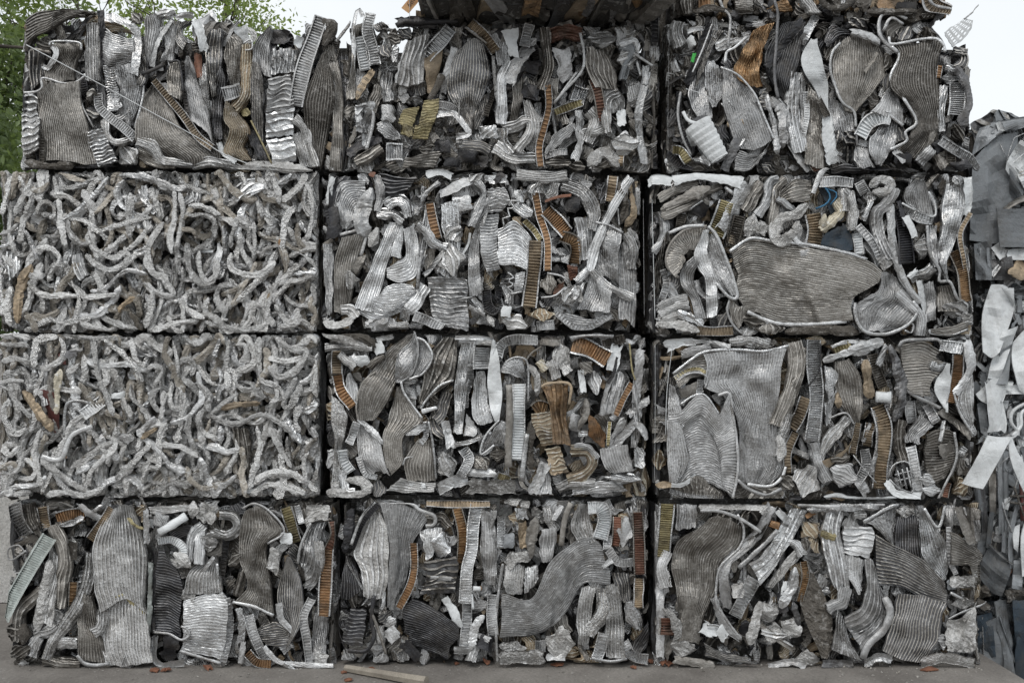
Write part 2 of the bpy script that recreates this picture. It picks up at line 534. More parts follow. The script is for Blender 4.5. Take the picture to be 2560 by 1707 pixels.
COLNAME = dict(o='orange', y='yellow', r='rust red', w='white', d='black', t='tan', g='golden brown', n='dark blue', u='blue', G='green', m='cream', q='maroon', s='dark slate', p='slate grey', z='grey-green')
KINDNAME = dict(F='ribbed strip', S='sheet', R='rod', T='tube', P='plate', C='crumpled scrap', W='wire', H='ribbed hose', K='board', X='perforated sheet')

def pts(s):
    return [tuple(float(q) for q in p.split(',')) for p in s.split()]

def trace(b, text):
    """one piece per line:  KIND[n] colour depth_cm width : x,y x,y ... [/ rail / rail]"""
    sheet = None
    for line in text.strip().splitlines():
        line = line.split('#')[0].strip()
        if not line:
            continue
        head, body = line.split(':')
        hd = head.split()
        kind, n = hd[0][0], int(hd[0][1:] or 0)
        col = hd[1]
        d = float(hd[2]) / 160 if len(hd) > 2 else 0.0
        w = float(hd[3]) if len(hd) > 3 else 40.0
        lab = None
        if col in COLNAME and kind != 'W':
            lab = COLNAME[col] + ' ' + KINDNAME[kind]
        if kind == 'S':
            sheet = b.sheet([pts(r) for r in body.split('/')], n, col, d, crumple=1.0 if n >= 3 else 1.3 if b.flat < .9 else 1.25, label=lab)
            continue
        elif kind == 'K':
            b.sheet([pts(r) for r in body.split('/')], n, col, d, crumple=.4, name='flat_board', label=lab)
        elif kind == 'X':
            b.sheet([pts(r) for r in body.split('/')], 0, col, d, crumple=.15, name='perforated_sheet', label=lab, holes=True)
        elif kind == 'F':
            b.strip(pts(body), n or 10, col, d, w, label=lab)
        elif kind == 'R' and not b.rope and RNG.random() < .72:
            b.folded(pts(body), col, d, w * 1.08, label=(COLNAME[col] + ' folded strip') if col in COLNAME else None)
        elif kind in 'RTWH':
            o = b.rod(pts(body), col, d, w * (.72 if kind == 'R' and b.rope else 1), kind, label=lab)
            if kind == 'T' and w < 36 and sheet is not None:      # the rolled rim of the sheet before it
                o.name = 'edge_rim'
                o.parent = sheet
                continue
        elif kind == 'P':
            b.plate(pts(body), col, d, w, label=lab)
        elif kind == 'C':
            for p in body.split('/'):
                q = [float(x) for x in p.replace(',', ' ').split()]
                b.lump(q[0], q[1], q[2], q[3], n, col, d, label=lab)
        sheet = None

def fill(b, limit, cols='aacbblkedt', kinds='RFFPSSSCCC', vert=.75, dmean=-.03, goal=.99, size=1.0):
    """crushed pieces that fill the hollows between the traced ones, deeper in the bale"""
    x0, y0, x1, y1 = b.box
    done = 0
    for _ in range(5000):
        if done >= limit or b.cov[:-1, :-1].mean() > goal:
            break
        free = np.argwhere(~b.cov[:-1, :-1])
        if not len(free):
            break
        i, j = free[RNG.integers(len(free))]
        cx, cy = x0 + (j + .5) * b.cs, y0 + (i + .5) * b.cs
        if b.outline is not None and cy < np.interp(cx, *b.outline) + 20:
            b.cov[i, j] = True
            continue
        a = (math.pi / 2 + RNG.normal(0, .35)) if RNG.random() < vert else RNG.uniform(0, math.pi)
        L = RNG.uniform(60, 190) * size
        d = dmean + RNG.uniform(-.03, .015)
        col = cols[RNG.integers(len(cols))]
        kind = kinds[RNG.integers(len(kinds))]
        ux, uy = math.cos(a), math.sin(a)
        k = RNG.normal(0, .25) * L
        P = np.array([[cx + ux * L * s - uy * k * (1 - 4 * s * s), cy + uy * L * s + ux * k * (1 - 4 * s * s)] for s in (-.5, -.2, .2, .5)])
        P += RNG.normal(0, 6, P.shape)
        P[:, 0] = np.clip(P[:, 0], x0 + 12, x1 - 12)
        P[:, 1] = np.clip(P[:, 1], y0 + 12, y1 - 12)
        if b.outline is not None:
            P[:, 1] = np.maximum(P[:, 1], np.interp(P[:, 0], *b.outline) + (15 if kind in 'RFP' else 55))
        if kind == 'R':
            b.folded(P, col, d, RNG.uniform(30, 60) * size)
        elif kind == 'F':
            w = RNG.uniform(36, 70) * size
            b.strip(P, max(4, int(L / 15)), col, d, w)
        elif kind == 'P':
            b.plate(P, col, d, RNG.uniform(30, 70) * size)
        elif kind == 'S':
            w = RNG.uniform(30, 60) * size
            off = np.array([-uy, ux]) * w
            b.sheet([P - off, P + RNG.normal(0, 8, P.shape), P + off], int(RNG.integers(5, 9)), col, d, crumple=1.6)
        else:
            b.lump(P[:, 0].mean(), P[:, 1].mean(), RNG.uniform(35, 70) * size, RNG.uniform(35, 80) * size, int(RNG.choice([3, 4, 5, 7])), col, d)
        done += 1

def wander(b, x, y, L, w, ang, bend, nseg=7):
    p = [(x, y)]
    k = RNG.normal(0, bend)
    for _ in range(nseg):
        k = .6 * k + RNG.normal(0, bend)
        ang += k
        x += math.cos(ang) * L / nseg
        y += math.sin(ang) * L / nseg
        x0, y0, x1, y1 = b.box
        if not x0 + 15 < x < x1 - 15:
            ang = math.pi - ang
        if not y0 + 15 < y < y1 - 15:
            ang = -ang
        x = min(max(x, x0 + 12), x1 - 12)
        y = min(max(y, y0 + 12), y1 - 12)
        p.append((x, y))
    return p

def ropes(b, limit, dmean, goal, wmin=26, wmax=50, lmin=140, lmax=420):
    x0, y0, x1, y1 = b.box
    for _ in range(limit):
        if b.cov[:-1, :-1].mean() > goal:
            break
        free = np.argwhere(~b.cov[:-1, :-1])
        i, j = free[RNG.integers(len(free))]
        cx, cy = x0 + (j + .5) * b.cs, y0 + (i + .5) * b.cs
        a = RNG.normal(math.pi / 2, .36) * RNG.choice([-1, 1])
        col = 'ffflcchcfhfcahlt'[RNG.integers(15)]
        d = dmean + RNG.uniform(-.02, .02)
        if RNG.random() < .16:       # crushed flat
            P = wander(b, cx, cy, RNG.uniform(lmin, lmax) * .7, 0, a, .16)
            off = np.array([-math.sin(a), math.cos(a)]) * RNG.uniform(20, 38)
            P = np.array(P)
            sp = np.sin(np.linspace(.25, 2.9, len(P)))[:, None]
            b.sheet([P - off * sp, P + RNG.normal(0, 4, P.shape), P + off * sp], int(RNG.integers(3, 6)), col, d, crumple=1.1, name='crushed_rod')
        else:
            P = wander(b, cx, cy, RNG.uniform(lmin, lmax), 0, a, .26)
            b.rod(P, col, d, RNG.uniform(wmin, wmax))

def bale_root(name, label, cat, group, x, y, z):
    e = bpy.data.objects.new(name, None)
    COL.objects.link(e)
    e.location = (x, y, z)
    e.empty_display_size = .2
    e['label'] = label
    e['category'] = cat
    if group:
        e['group'] = group
    e['base'] = (x, y, z)
    return e

def box_mesh(x0, x1, y0, y1, z0, z1):
    V = np.array([(x, y, z) for x in (x0, x1) for y in (y0, y1) for z in (z0, z1)], float)
    F = np.array([(0, 1, 3, 2), (4, 6, 7, 5), (0, 4, 5, 1), (2, 3, 7, 6), (0, 2, 6, 4), (1, 5, 7, 3)])
    return V, F

def rough_box(x0, x1, y0, y1, z0, z1, amp=.02, step=.07):
    """six gridded, dented faces with shared borders left straight: a compacted mass"""
    Vs, Fs, n0 = [], [], 0
    def face(o, a, b, nrm):
        nonlocal n0
        o, a, b, nrm = map(np.array, (o, a, b, nrm))
        nu = max(3, int(np.linalg.norm(a) / step)); nv = max(3, int(np.linalg.norm(b) / step))
        U, W = np.meshgrid(np.linspace(0, 1, nu), np.linspace(0, 1, nv), indexing='ij')
        e = np.minimum(np.minimum(U, 1 - U), np.minimum(W, 1 - W)) > 1e-6
        h = RNG.normal(0, amp, U.shape) * e
        V = o + U[..., None] * a + W[..., None] * b + h[..., None] * nrm
        Vs.append(V.reshape(-1, 3)); Fs.append(grid_faces(nu, nv) + n0); n0 += nu * nv
    X, Y, Z = x1 - x0, y1 - y0, z1 - z0
    face((x0, y0, z0), (X, 0, 0), (0, 0, Z), (0, -1, 0)); face((x0, y1, z0), (X, 0, 0), (0, 0, Z), (0, 1, 0))
    face((x0, y0, z0), (0, Y, 0), (0, 0, Z), (-1, 0, 0)); face((x1, y0, z0), (0, Y, 0), (0, 0, Z), (1, 0, 0))
    face((x0, y0, z0), (X, 0, 0), (0, Y, 0), (0, 0, -1)); face((x0, y0, z1), (X, 0, 0), (0, Y, 0), (0, 0, 1))
    return np.vstack(Vs), np.vstack(Fs)

S9 = 900 / 2352
def bale(name, label, cr, ox, oy, box, text, nfill, sc=S9, base=0.0, depth=1.1, drop=0.0, outline=None, flat=.5, group='bales of crushed scrap stacked in the wall', cat='bale', cols='aacbblkedt', rope=False, kinds='RFFPSSSCCC', vert=.75, sides=True, size=1.0, dfill=-.035):
    x0, y0, x1, y1 = box
    c0 = to_world(ox + x0 * sc, oy + y1 * sc, base)
    c1 = to_world(ox + x1 * sc, oy + y0 * sc, base)
    root = bale_root(name, label, cat, group, float((c0[0] + c1[0]) / 2), float(c0[1]), float(c0[2]))
    b = Bale(root, ox, oy, sc, box, base)
    b.rope = rope
    b.flat = flat
    if outline:
        b.outline = tuple(np.array(pts(outline)).T)
    b.press = None if flat > .9 else (c0[0] + .004, c1[0] - .004, c0[2] + .007, (c1[2] - .007) if not drop else c1[2] + 9)
    trace(b, text)
    if rope:
        ropes(b, 195, -.004, .985, 25, 42, 200, 480)
        b.cov[:] = False
        b.pool = []
        ropes(b, 380, -.052, .995, 26, 44, 160, 420)
        b.cov[:] = False
        fill(b, 30, 'ccak', 'SC', .6, size=2.2, dmean=-.09)
        b.flush('crusted_rods')
    else:
        b.back = .014
        fill(b, nfill, cols, kinds, vert, size=size, dmean=dfill)
        b.cov[:] = False
        b.back = .030
        fill(b, 22, cols, 'SCSCP', vert, size=size * 2.3, dmean=-.075)
        # shreds pressed into the joints between the larger pieces
        b.pool = []
        b.cov[:] = False
        x0, y0, x1, y1 = box
        for _ in range(240):
            cx, cy = RNG.uniform(x0 + 20, x1 - 20), RNG.uniform(y0 + 20, y1 - 20)
            if b.outline is not None and cy < np.interp(cx, *b.outline) + 60:
                continue
            a = RNG.normal(math.pi / 2, .6)
            L = RNG.uniform(60, 190) * size
            q = np.array([[cx + math.cos(a) * L * k + RNG.normal(0, 7) * size, cy + math.sin(a) * L * k + RNG.normal(0, 7) * size] for k in (-.5, -.15, .2, .5)])
            col = cols[RNG.integers(len(cols))]
            d = RNG.uniform(-.05, -.02)
            b.back = .022
            if RNG.random() < .45:
                b.plate(q, col, d, RNG.uniform(12, 30) * size)
            elif RNG.random() < .6:
                b.folded(q, col, d, RNG.uniform(22, 44) * size)
            else:
                b.lump(cx, cy, RNG.uniform(20, 42) * size, RNG.uniform(20, 50) * size, int(RNG.choice([3, 4, 5])), col, d)
        b.flush('scrap_shreds')
        b.back = -9.0
    # the compacted heart of the bale behind the pieces one can see
    V, F = rough_box(c0[0] + .035, c1[0] - .035, c0[1] + .12, c0[1] + depth, c0[2] - .004, c1[2] + .006 - drop)
    make_obj('compacted_core', V, [F], core_mat, root)
    if sides:
        side_sheets(root, c0, c1 - np.array([0, 0, drop * .8]), depth, 'bkeedk')
    return root

def side_sheets(root, c0, c1, depth, cols):
    """flattened sheets on the two ends and the top of the bale"""
    for sx in (0, 1):
        X = c1[0] - .03 if sx else c0[0] + .03
        sg = 1 if sx else -1
        y = c0[1] + .02
        while y < c0[1] + depth - .05:
            w = RNG.uniform(.16, .34)
            n = int(RNG.integers(4, 10))
            nu, nv = 10, 3 * n + 1
            U, Vv = np.meshgrid(np.linspace(0, 1, nu), np.linspace(0, 1, nv), indexing='ij')
            z = c0[2] + .02 + U * (c1[2] - c0[2] - .05)
            yy = y + Vv * w + .02 * wob(U, Vv, 1.5)
            h = .014 * wob(U, Vv, 1.6) + np.where(np.arange(nv) % 3 == 0, .008, 0)[None, :]
            V = np.stack([X + sg * (h + .004), yy, z], -1).reshape(-1, 3)
            make_obj('finned_sheet', V, [grid_faces(nu, nv)], MATS[cols[RNG.integers(len(cols))]], root)
            y += w * .92
# ------------------------------------------------------------------ pieces traced bale by bale
R1C1 = '''
S8 k 3: 170,130 250,80 400,60 550,65 620,90 / 170,200 300,150 400,100 560,95 / 170,285 260,215 340,180 450,115 560,105
C0 d -4: 400,210 110,60
C0 k -3: 290,300 60,60
P d -1 30: 600,90 520,190 440,270
S14 b 1: 330,285 365,320 370,370 330,440 290,460 300,530 / 420,285 430,360 410,450 400,530 / 525,285 530,340 500,400 480,525
T l 4 18: 325,300 325,280 360,272 430,270 500,275 528,290 530,330
P l 4 34: 275,430 310,445 350,395 365,340 340,300
S26 b 2: 270,515 280,570 240,620 262,800 262,1070 / 400,545 405,700 400,850 355,1045 / 510,525 520,640 560,800 640,1080
T a 5 18: 150,605 230,600 270,570 268,512 330,520 400,542 490,540 545,500 550,480
T a 4 15: 510,540 530,660 560,740 612,835
S9 c 1: 150,625 200,612 240,635 / 140,800 190,800 250,800 / 140,1010 190,995 238,960
S4 e -2: 190,330 185,450 210,590 / 305,340 290,450 280,525
T b 0 26: 195,345 225,325 335,345
F24 k 3 34: 268,640 278,850 272,1070
S6 c 1: 565,160 552,300 562,525 / 605,150 600,300 600,525 / 650,150 650,330 640,525
P d 2 42: 655,70 668,200 655,445
P e 0 40: 650,440 660,560 680,700
S15 a 1: 685,185 760,230 870,262 / 680,260 770,290 875,300 / 670,330 760,390 872,390 / 670,425 740,445 860,405
S17 a 1: 672,425 720,440 750,440 / 690,560 740,580 770,560 / 700,730 770,715 800,690
S15 a 1: 745,440 780,600 770,720 / 850,415 830,520 855,680 840,835 / 905,420 935,560 900,700 850,835
S10 a 0: 700,730 760,740 840,700 / 730,800 800,820 860,760 / 790,840 830,860 870,820
P a 3 52: 690,112 780,130 880,190 900,280 872,490
S10 e 0: 930,230 880,380 872,520 / 950,340 960,480 925,565
S9 a 0: 945,105 950,300 960,430 / 1010,90 1040,180 1010,300 1000,430
P l 3 36: 1125,130 1050,230 1010,330 990,440
S6 a 0: 1040,190 1080,300 1040,400 / 1130,130 1140,250 1135,390
P l 2 42: 1150,125 1200,98 1262,108
S9 e 0: 1148,140 1140,250 1190,325 / 1265,140 1185,190 1220,275
P w 3 60: 1275,128 1310,220 1335,330
C0 k 0: 1300,300 50,50
C3 c -2: 1080,90 70,40
C3 b -2: 890,120 40,40
T d 4 30: 925,485 1000,455 1065,425
S30 b 1: 985,560 930,650 890,800 900,950 1090,1085 / 1000,560 1010,700 1030,900 1210,1085 / 1015,560 1110,700 1200,850 1380,1000 1370,1075
F34 t 4 52: 1005,525 1100,640 1200,760 1290,890 1385,965
T l 3 18: 940,560 930,650 880,840
S8 b 0: 1110,410 1090,480 1100,610 / 1170,405 1190,520 1185,660
T d 3 20: 1108,408 1170,405 1190,520 1195,600
S14 a 0: 1215,370 1200,480 1220,650 1240,785 / 1228,370 1270,560 1300,700 1340,850 / 1240,375 1300,560 1355,720 1385,925
F16 d 2 24: 1195,400 1200,560 1228,770
P r -3 50: 1290,340 1300,510
S8 e 1: 1370,195 1345,330 1360,500 1390,640 / 1452,190 1450,350 1415,620
S8 d 1: 1440,420 1380,650 1395,905 / 1450,450 1478,560 1450,700 1455,910
S5 c 0: 1310,460 1300,560 1370,760 / 1345,400 1365,600 1375,760
S11 b 0: 1480,280 1470,400 1510,565 / 1510,240 1530,400 1530,560 / 1540,220 1590,300 1565,565
R t 1 62: 1605,290 1615,480 1595,620 1530,710
P w 3 82: 1572,170 1590,275
T l 4 14: 1590,285 1640,260 1645,320 1600,330
F8 l 5 92: 1455,620 1575,585
S17 t 2: 1470,655 1460,780 1500,850 1460,990 1550,1045 / 1490,670 1540,800 1560,880 1520,980 1600,1050 / 1505,690 1600,790 1632,870 1590,960 1640,1045
P w 1 34: 1430,930 1460,1000 1540,1060
S13 a 1: 1760,170 1665,280 1650,410 / 1768,180 1720,320 1700,460 / 1772,190 1760,350 1770,510
S11 e 0: 1650,405 1635,520 1640,805 / 1680,410 1690,560 1680,870 / 1700,430 1722,560 1722,720 1722,950
P d 2 54: 1630,860 1700,990 1770,1085
T y 4 14: 1640,790 1710,930 1775,1070
C0 y 1: 1605,735 35,30
S6 l 1: 1770,340 1760,410 1775,490 / 1850,320 1850,410 1840,480 / 1940,330 1930,410 1920,470
T l 3 26: 1790,320 1795,380
T l 3 26: 1835,315 1838,375
T l 3 26: 1890,315 1895,375
C0 d -2: 1830,240 80,60
C0 w -1: 1950,270 35,45
S7 a 2: 1750,515 1900,485 / 1745,620 1910,600 / 1740,735 1922,705
K3 l 2: 1735,745 1920,705 / 1738,900 1915,885
K3 l 3: 1738,915 1915,895 / 1760,990 1930,960 / 1785,1085 1935,1050
F34 l 5 92: 2100,110 2050,250 1985,420 1945,600 1932,695
R k 2 62: 2110,130 2170,180 2110,300
T c 0 24: 2195,275 2300,140
S10 k 1: 2100,340 1990,620 1990,750 2010,1070 / 2115,340 2080,620 2070,800 2060,1080 / 2130,330 2180,600 2155,800 2100,1110
S6 b -1: 2100,300 2180,600 2150,1130 / 2180,290 2240,640 2230,1150
S5 d -4: 2190,320 2230,700 2220,1150 / 2290,380 2280,800 2260,1150
S10 c 1: 1910,880 1930,960 1960,1080 / 1960,860 2000,940 2050,1120
R c 2 50: 1920,770 1980,830 2020,960 2060,1090
S8 b 1: 905,965 1080,1020 1160,1065 / 900,1040 1000,1090 1140,1105
F26 l 5 60: 640,610 650,700 720,770 800,830 885,905
S10 l 3: 560,862 660,835 / 590,960 710,930 / 640,1085 765,1050
R c 4 34: 680,780 700,880 760,930 870,905
R c 4 58: 890,915 1000,965 1060,1050 1250,1090
R c 2 60: 1250,1090 1400,1060 1560,1110
R c 2 60: 1560,1100 1750,1090 1900,1110 2040,1130
C3 c 1: 835,1020 70,70
C3 b 0: 600,630 40,60
C0 e 0: 600,740 40,60
F6 y 0 40: 225,910 205,985
R k 1 50: 165,1060 300,1090 480,1080
C0 d 0: 600,1100 150,30
W w 7 7: 165,290 420,425 700,575 1000,740 1300,905 1450,1000 1700,1100
'''
R1C2 = '''
F20 l 4 74: 330,85 310,200 345,320 362,425
P l 2 26: 280,110 250,62 218,180 220,350 200,560 190,645
S8 b 0: 215,170 210,400 168,650 / 250,160 235,400 200,650 / 290,150 245,300 232,640
F12 w 3 66: 258,240 275,350 295,460
X2 t 1: 330,450 250,560 225,640 / 360,470 300,570 245,650
P d 0 66: 500,150 640,145 760,160
T d 2 44: 500,170 560,140 640,150 900,135
S5 c 4: 560,280 520,400 485,540 / 640,240 600,400 570,565 / 715,225 690,350 672,540
C0 e 1: 425,335 52,48
C0 l 1: 490,350 28,60
F11 l 5 92: 855,180 780,270 688,375
K2 t 1: 680,385 688,500 705,610 / 805,310 780,470 745,610
S10 b 0: 832,190 850,260 890,330 / 935,175 920,250 930,330
P a 3 42: 880,310 830,450 805,610
S22 e 2: 900,330 840,450 838,600 920,750 970,870 / 950,280 900,450 900,600 950,750 985,870 / 1000,250 1000,450 990,600 990,750 990,870 / 1070,270 1112,450 1085,600 1035,710 1005,870
F12 t 3 74: 980,150 1060,220 1150,340
T a 2 18: 870,175 960,235
T b 3 20: 950,180 1090,285
K1 w 2: 1180,200 1215,280 1240,370 / 1300,185 1290,280 1300,380
F8 l 3 66: 1372,155 1350,230 1335,305
P l 5 74: 1385,300 1295,400 1230,545
P d 3 80: 1300,410 1430,455
P d 2 56: 1330,435 1250,560 1225,590
R l 4 60: 1240,400 1190,560 1190,700 1180,810
S8 l 1: 1160,280 1150,350 1160,430 / 1240,280 1245,350 1235,430
R k 3 54: 1470,180 1485,320 1490,450 1445,585
S3 r 1: 1500,190 1600,160 1715,182 / 1505,230 1600,200 1710,225 / 1510,275 1600,250 1705,268
P a 2 100: 1580,320 1600,420 1605,520
T l 5 22: 1700,215 1725,350 1712,460 1620,570 1535,665
T l 4 24: 1680,470 1600,580 1530,680
S7 b 2: 1740,300 1740,440 1800,565 / 1810,320 1820,440 1880,580 / 1880,365 1925,450 1950,605
C0 c 3: 2010,380 75,80
R p 4 44: 1960,300 2040,330 2000,420 1980,520
R l 4 30: 1960,285 2060,270 2065,350
T l 5 22: 1960,290 2080,370 2175,432
T l 4 20: 2070,400 2095,495
C3 c 2: 1850,255 100,52
F14 r 3 66: 1785,515 1820,620 1845,800
F20 o 5 48: 1490,555 1495,700 1462,840 1432,960 1442,1095
F10 y 4 56: 1535,735 1620,702 1715,668
F6 l 3 100: 1650,600 1740,630
S8 a 3: 1660,800 1530,880 1470,990 / 1680,840 1580,930 1480,1010
F9 a 4 44: 1465,1020 1550,995 1615,990
S6 l 2: 1650,820 1680,920 1640,1030 / 1720,860 1720,950 1690,1060
R c 3 52: 1950,600 1885,640 1868,730 1885,860
C0 w 3: 1970,770 38,60
P l 4 54: 2130,430 2120,560 2085,720 2090,900 2120,1070
P l 3 44: 2140,470 2125,555
R c 3 60: 1140,955 1250,1015 1410,1035
R c 3 54: 1190,840 1200,930 1260,1000
R c 4 54: 1190,840 1300,815 1365,770 1375,860 1290,980
S6 c 2: 1320,650 1350,800 1350,980 / 1380,660 1440,820 1390,1000
C4 l 3: 1105,860 75,55
S9 y 5: 545,715 645,690 / 515,780 625,760 / 520,810 600,840
S8 y 5: 680,655 775,640 / 660,740 765,730 / 645,810 745,795
S5 y 4: 620,815 750,785 / 600,905 700,905
C3 y 4: 570,850 45,45
H k 6 52: 795,490 760,570 715,645
F12 a 5 50: 748,680 830,690 895,725
P a 5 44: 765,745 870,740 930,800 970,870 890,895
C8 l 4: 445,740 58,62
S8 a 4: 370,810 440,790 525,895 / 375,840 420,870 530,905 / 380,855 440,905 530,910
P l 3 52: 335,660 310,780 298,950
S4 l 3: 228,690 320,668 / 230,780 275,750 / 238,860 300,870
T a 3 30: 330,680 350,760 330,880 300,980
R b 2 60: 390,560 360,640 330,720
R a 3 60: 440,470 430,580 450,660
F10 l 5 112: 430,990 540,990
P d 1 54: 180,1010 270,950 400,900
R b 2 56: 230,1060 330,1010 400,960
R e 4 62: 930,945 1020,955 1110,990
C0 d 3: 960,1020 80,55 / 860,1060 70,40 / 1050,1050 60,40 / 800,960 60,50
S5 b 3: 560,1030 700,1000 800,985 / 540,1085 650,1090 745,1095
C3 c 4: 1990,940 90,80
R c 3 56: 1760,1090 1800,1020 1870,1010 1950,1100
C0 k 2: 1850,1055 60,50 / 1560,1060 80,40 / 1680,1090 60,40
F6 t 3 44: 1968,1000 1960,1085
R c 3 50: 1720,880 1780,860 1850,840
R c 3 62: 1760,720 1800,790 1745,930
R l 3 40: 1690,720 1700,860
T c 2 30: 1130,370 1150,600
F14 k 1 40: 1160,560 1110,660 1080,760
S6 e 1: 1050,640 1010,760 970,850 / 1110,600 1090,720 1040,850
T c 4 16: 905,570 910,680 905,790
F10 d 1 50: 1400,300 1420,420
S5 b 0: 1240,480 1260,640 1240,800 / 1330,470 1320,640 1290,780
C0 d 1: 1380,600 70,60 / 1500,360 40,60
F8 d -2 60: 2190,80 2195,180 2190,280
'''
R1C3 = '''
P d 4 56: 460,160 390,340 310,550
T l 6 12: 472,155 410,320 345,470
P G 7 22: 358,345 345,400
P l 4 28: 310,210 360,190 415,185
C0 w 4: 335,275 35,50
R c 1 70: 250,140 240,220 270,300
S10 e 0: 380,210 390,400 350,600 / 460,200 430,300 400,500 / 560,200 480,300 430,420
S17 a 1: 350,470 320,640 380,770 / 430,390 430,620 440,770 / 480,430 490,600 470,770
S12 a 2: 430,400 425,560 470,700 / 480,400 500,540 490,700 / 525,450 545,600 500,700
S24 a 2: 545,440 540,600 565,760 640,970 / 600,450 640,640 700,800 760,975 / 660,490 780,680 840,830 865,915
T l 4 20: 530,440 640,490 740,600 800,730 875,910
F14 d 1 26: 670,500 720,560 780,600
S14 a 4: 650,985 800,1020 850,930 / 620,1040 730,1040 815,990 / 625,1110 720,1110 800,1030
P e 4 62: 640,900 600,1010 545,1115
H w 7 185: 385,800 430,870 480,950 530,1030
T w 9 26: 285,725 320,780 400,800 440,770
P l 4 44: 705,820 660,920 590,970
P t 4 66: 570,800 675,780
F9 l 3 54: 550,660 600,720 625,790
F20 d 2 34: 255,600 260,800 320,970
T a 4 22: 265,600 248,750 280,900 335,1015
F8 y 4 66: 215,980 270,990 320,1060
C3 l 4: 440,1040 90,40
C0 w 3: 340,900 38,70
F14 d 5 52: 170,1000 250,1070 350,1130
R w 3 34: 105,1050 170,1060
S10 g 2: 740,200 660,350 605,480 / 800,170 720,360 700,560 / 880,145 815,300 780,450 800,570
S13 d 1: 930,150 830,330 820,450 870,565 / 1010,140 930,340 890,480 910,620 / 1080,130 1060,300 1020,460 940,660
P d 4 54: 1065,130 940,290 835,430
T e 5 26: 880,0 900,90 890,300 880,500 905,645
T a 5 24: 520,0 545,60 590,120 575,310
T l 5 24: 700,240 620,310 568,340 555,410
S2 w 3: 1120,250 1055,400 1140,590 1215,760 / 1160,255 1200,430 1225,560 1228,765
P l 3 54: 1155,100 1090,220 1060,285
P w 4 74: 1222,750 1245,950 1268,1075
R l 4 70: 1015,470 1000,650 1010,800 1055,990
F20 l 3 36: 1080,600 1090,760 1062,910
S6 a 1: 1050,470 1045,700 1065,890 / 1085,550 1090,760 1075,900
S9 b 1: 1100,550 1085,800 1085,1060 / 1140,600 1150,800 1150,1090 / 1175,640 1215,800 1205,1110
F24 k 3 40: 1110,540 1170,650 1225,760
F14 r 3 52: 1070,945 1110,1040 1160,1120
P l 3 50: 975,890 1020,1000 1105,1115
R a 2 52: 850,640 930,760 925,970
R a 3 46: 890,640 965,740 960,940
R a 2 42: 820,620 870,800 900,1010
S26 b 2: 1310,280 1260,420 1285,560 1330,700 / 1400,220 1380,400 1390,560 1370,725 / 1480,230 1500,400 1490,540 1410,725 / 1555,280 1595,400 1585,520 1440,700
T l 5 22: 1310,280 1255,350 1250,480 1300,620 1340,680 1400,730 1412,830
P b 6 26: 1470,470 1520,400 1550,340
P l 4 54: 1380,215 1470,230 1565,280
S10 a 1: 1240,640 1240,780 1290,890 / 1290,660 1310,760 1340,880 / 1330,690 1395,760 1390,860
S10 d 0: 1200,260 1250,170 1350,190 / 1225,310 1300,240 1380,225
S28 k 3: 1650,300 1690,350 1645,540 1740,670 1800,800 1740,920 1650,985 / 1800,280 1790,400 1770,540 1850,700 1850,860 1780,1030 / 1900,270 1870,400 1860,560 1910,720 1910,860 1830,1050 / 1985,285 1945,400 1955,600 1952,860 1890,1040
T l 6 24: 1630,240 1640,285 1720,278 1830,258 1940,252 1990,290 2000,340
T l 6 24: 1650,300 1695,370 1640,520 1740,660 1812,795 1740,860 1745,920 1640,975
S15 a 2: 1630,570 1560,680 1520,725 / 1650,575 1650,680 1620,760 / 1660,590 1710,700 1725,805
T a 4 28: 1520,725 1620,745 1680,790 1722,820
F12 w 4 92: 1440,895 1490,805 1570,765 1640,770
S12 a 2: 1600,790 1500,930 1540,1070 / 1640,790 1590,930 1570,1080 / 1685,780 1675,920 1580,1080
S9 a 2: 1410,950 1400,1020 1420,1100 / 1500,950 1500,1020 1535,1090
P l 3 40: 1430,930 1520,960 1530,1040
T a 5 32: 1690,345 1600,270 1562,190 1580,100 1650,78 1745,125
T a 5 26: 1590,205 1645,115 1720,160
C0 e 1: 1420,150 90,40 / 1730,220 60,50 / 1290,900 60,50 / 1370,900 50,60
T e 3 22: 1320,920 1400,850 1420,960
F16 l 4 104: 2075,540 2075,650 2065,755
R l 3 50: 1985,560 1965,700 1975,860
R e 2 50: 2050,330 2110,360 2110,420 2060,440
R e 2 44: 2050,430 2130,540 2150,680 2120,760 2100,850
R e 2 44: 2060,330 2140,345
F5 o 4 34: 1962,430 1950,510
R l 3 44: 2000,435 2085,465
C0 l 2: 2030,510 60,40
X2 w 4: 1990,215 2060,160 2115,122 / 2015,262 2090,205 2155,128 / 2045,310 2130,240 2195,138
T a 4 12: 2120,125 2200,65 2285,35
F16 l 7 66: 1970,910 2080,990 2200,1060 2290,1110
R l 3 62: 1915,965 1825,1065
P b 3 44: 1920,860 1885,960
P b 2 60: 1940,1010 1990,1095
F8 k 0 60: 2030,960 2035,1090
C0 d 2: 1720,1050 70,60 / 1560,1110 120,24 / 1950,960 50,50 / 2100,1080 70,40
P l 4 44: 1660,980 1740,1050
R d 2 44: 1250,1125 1370,1100 1490,1115
C0 k 1: 1880,230 70,60 / 2080,870 50,70
C0 e 1: 820,660 60,60
W w 5 5: 300,580 420,620 500,680
W l 4 6: 190,220 170,600 165,1020
'''
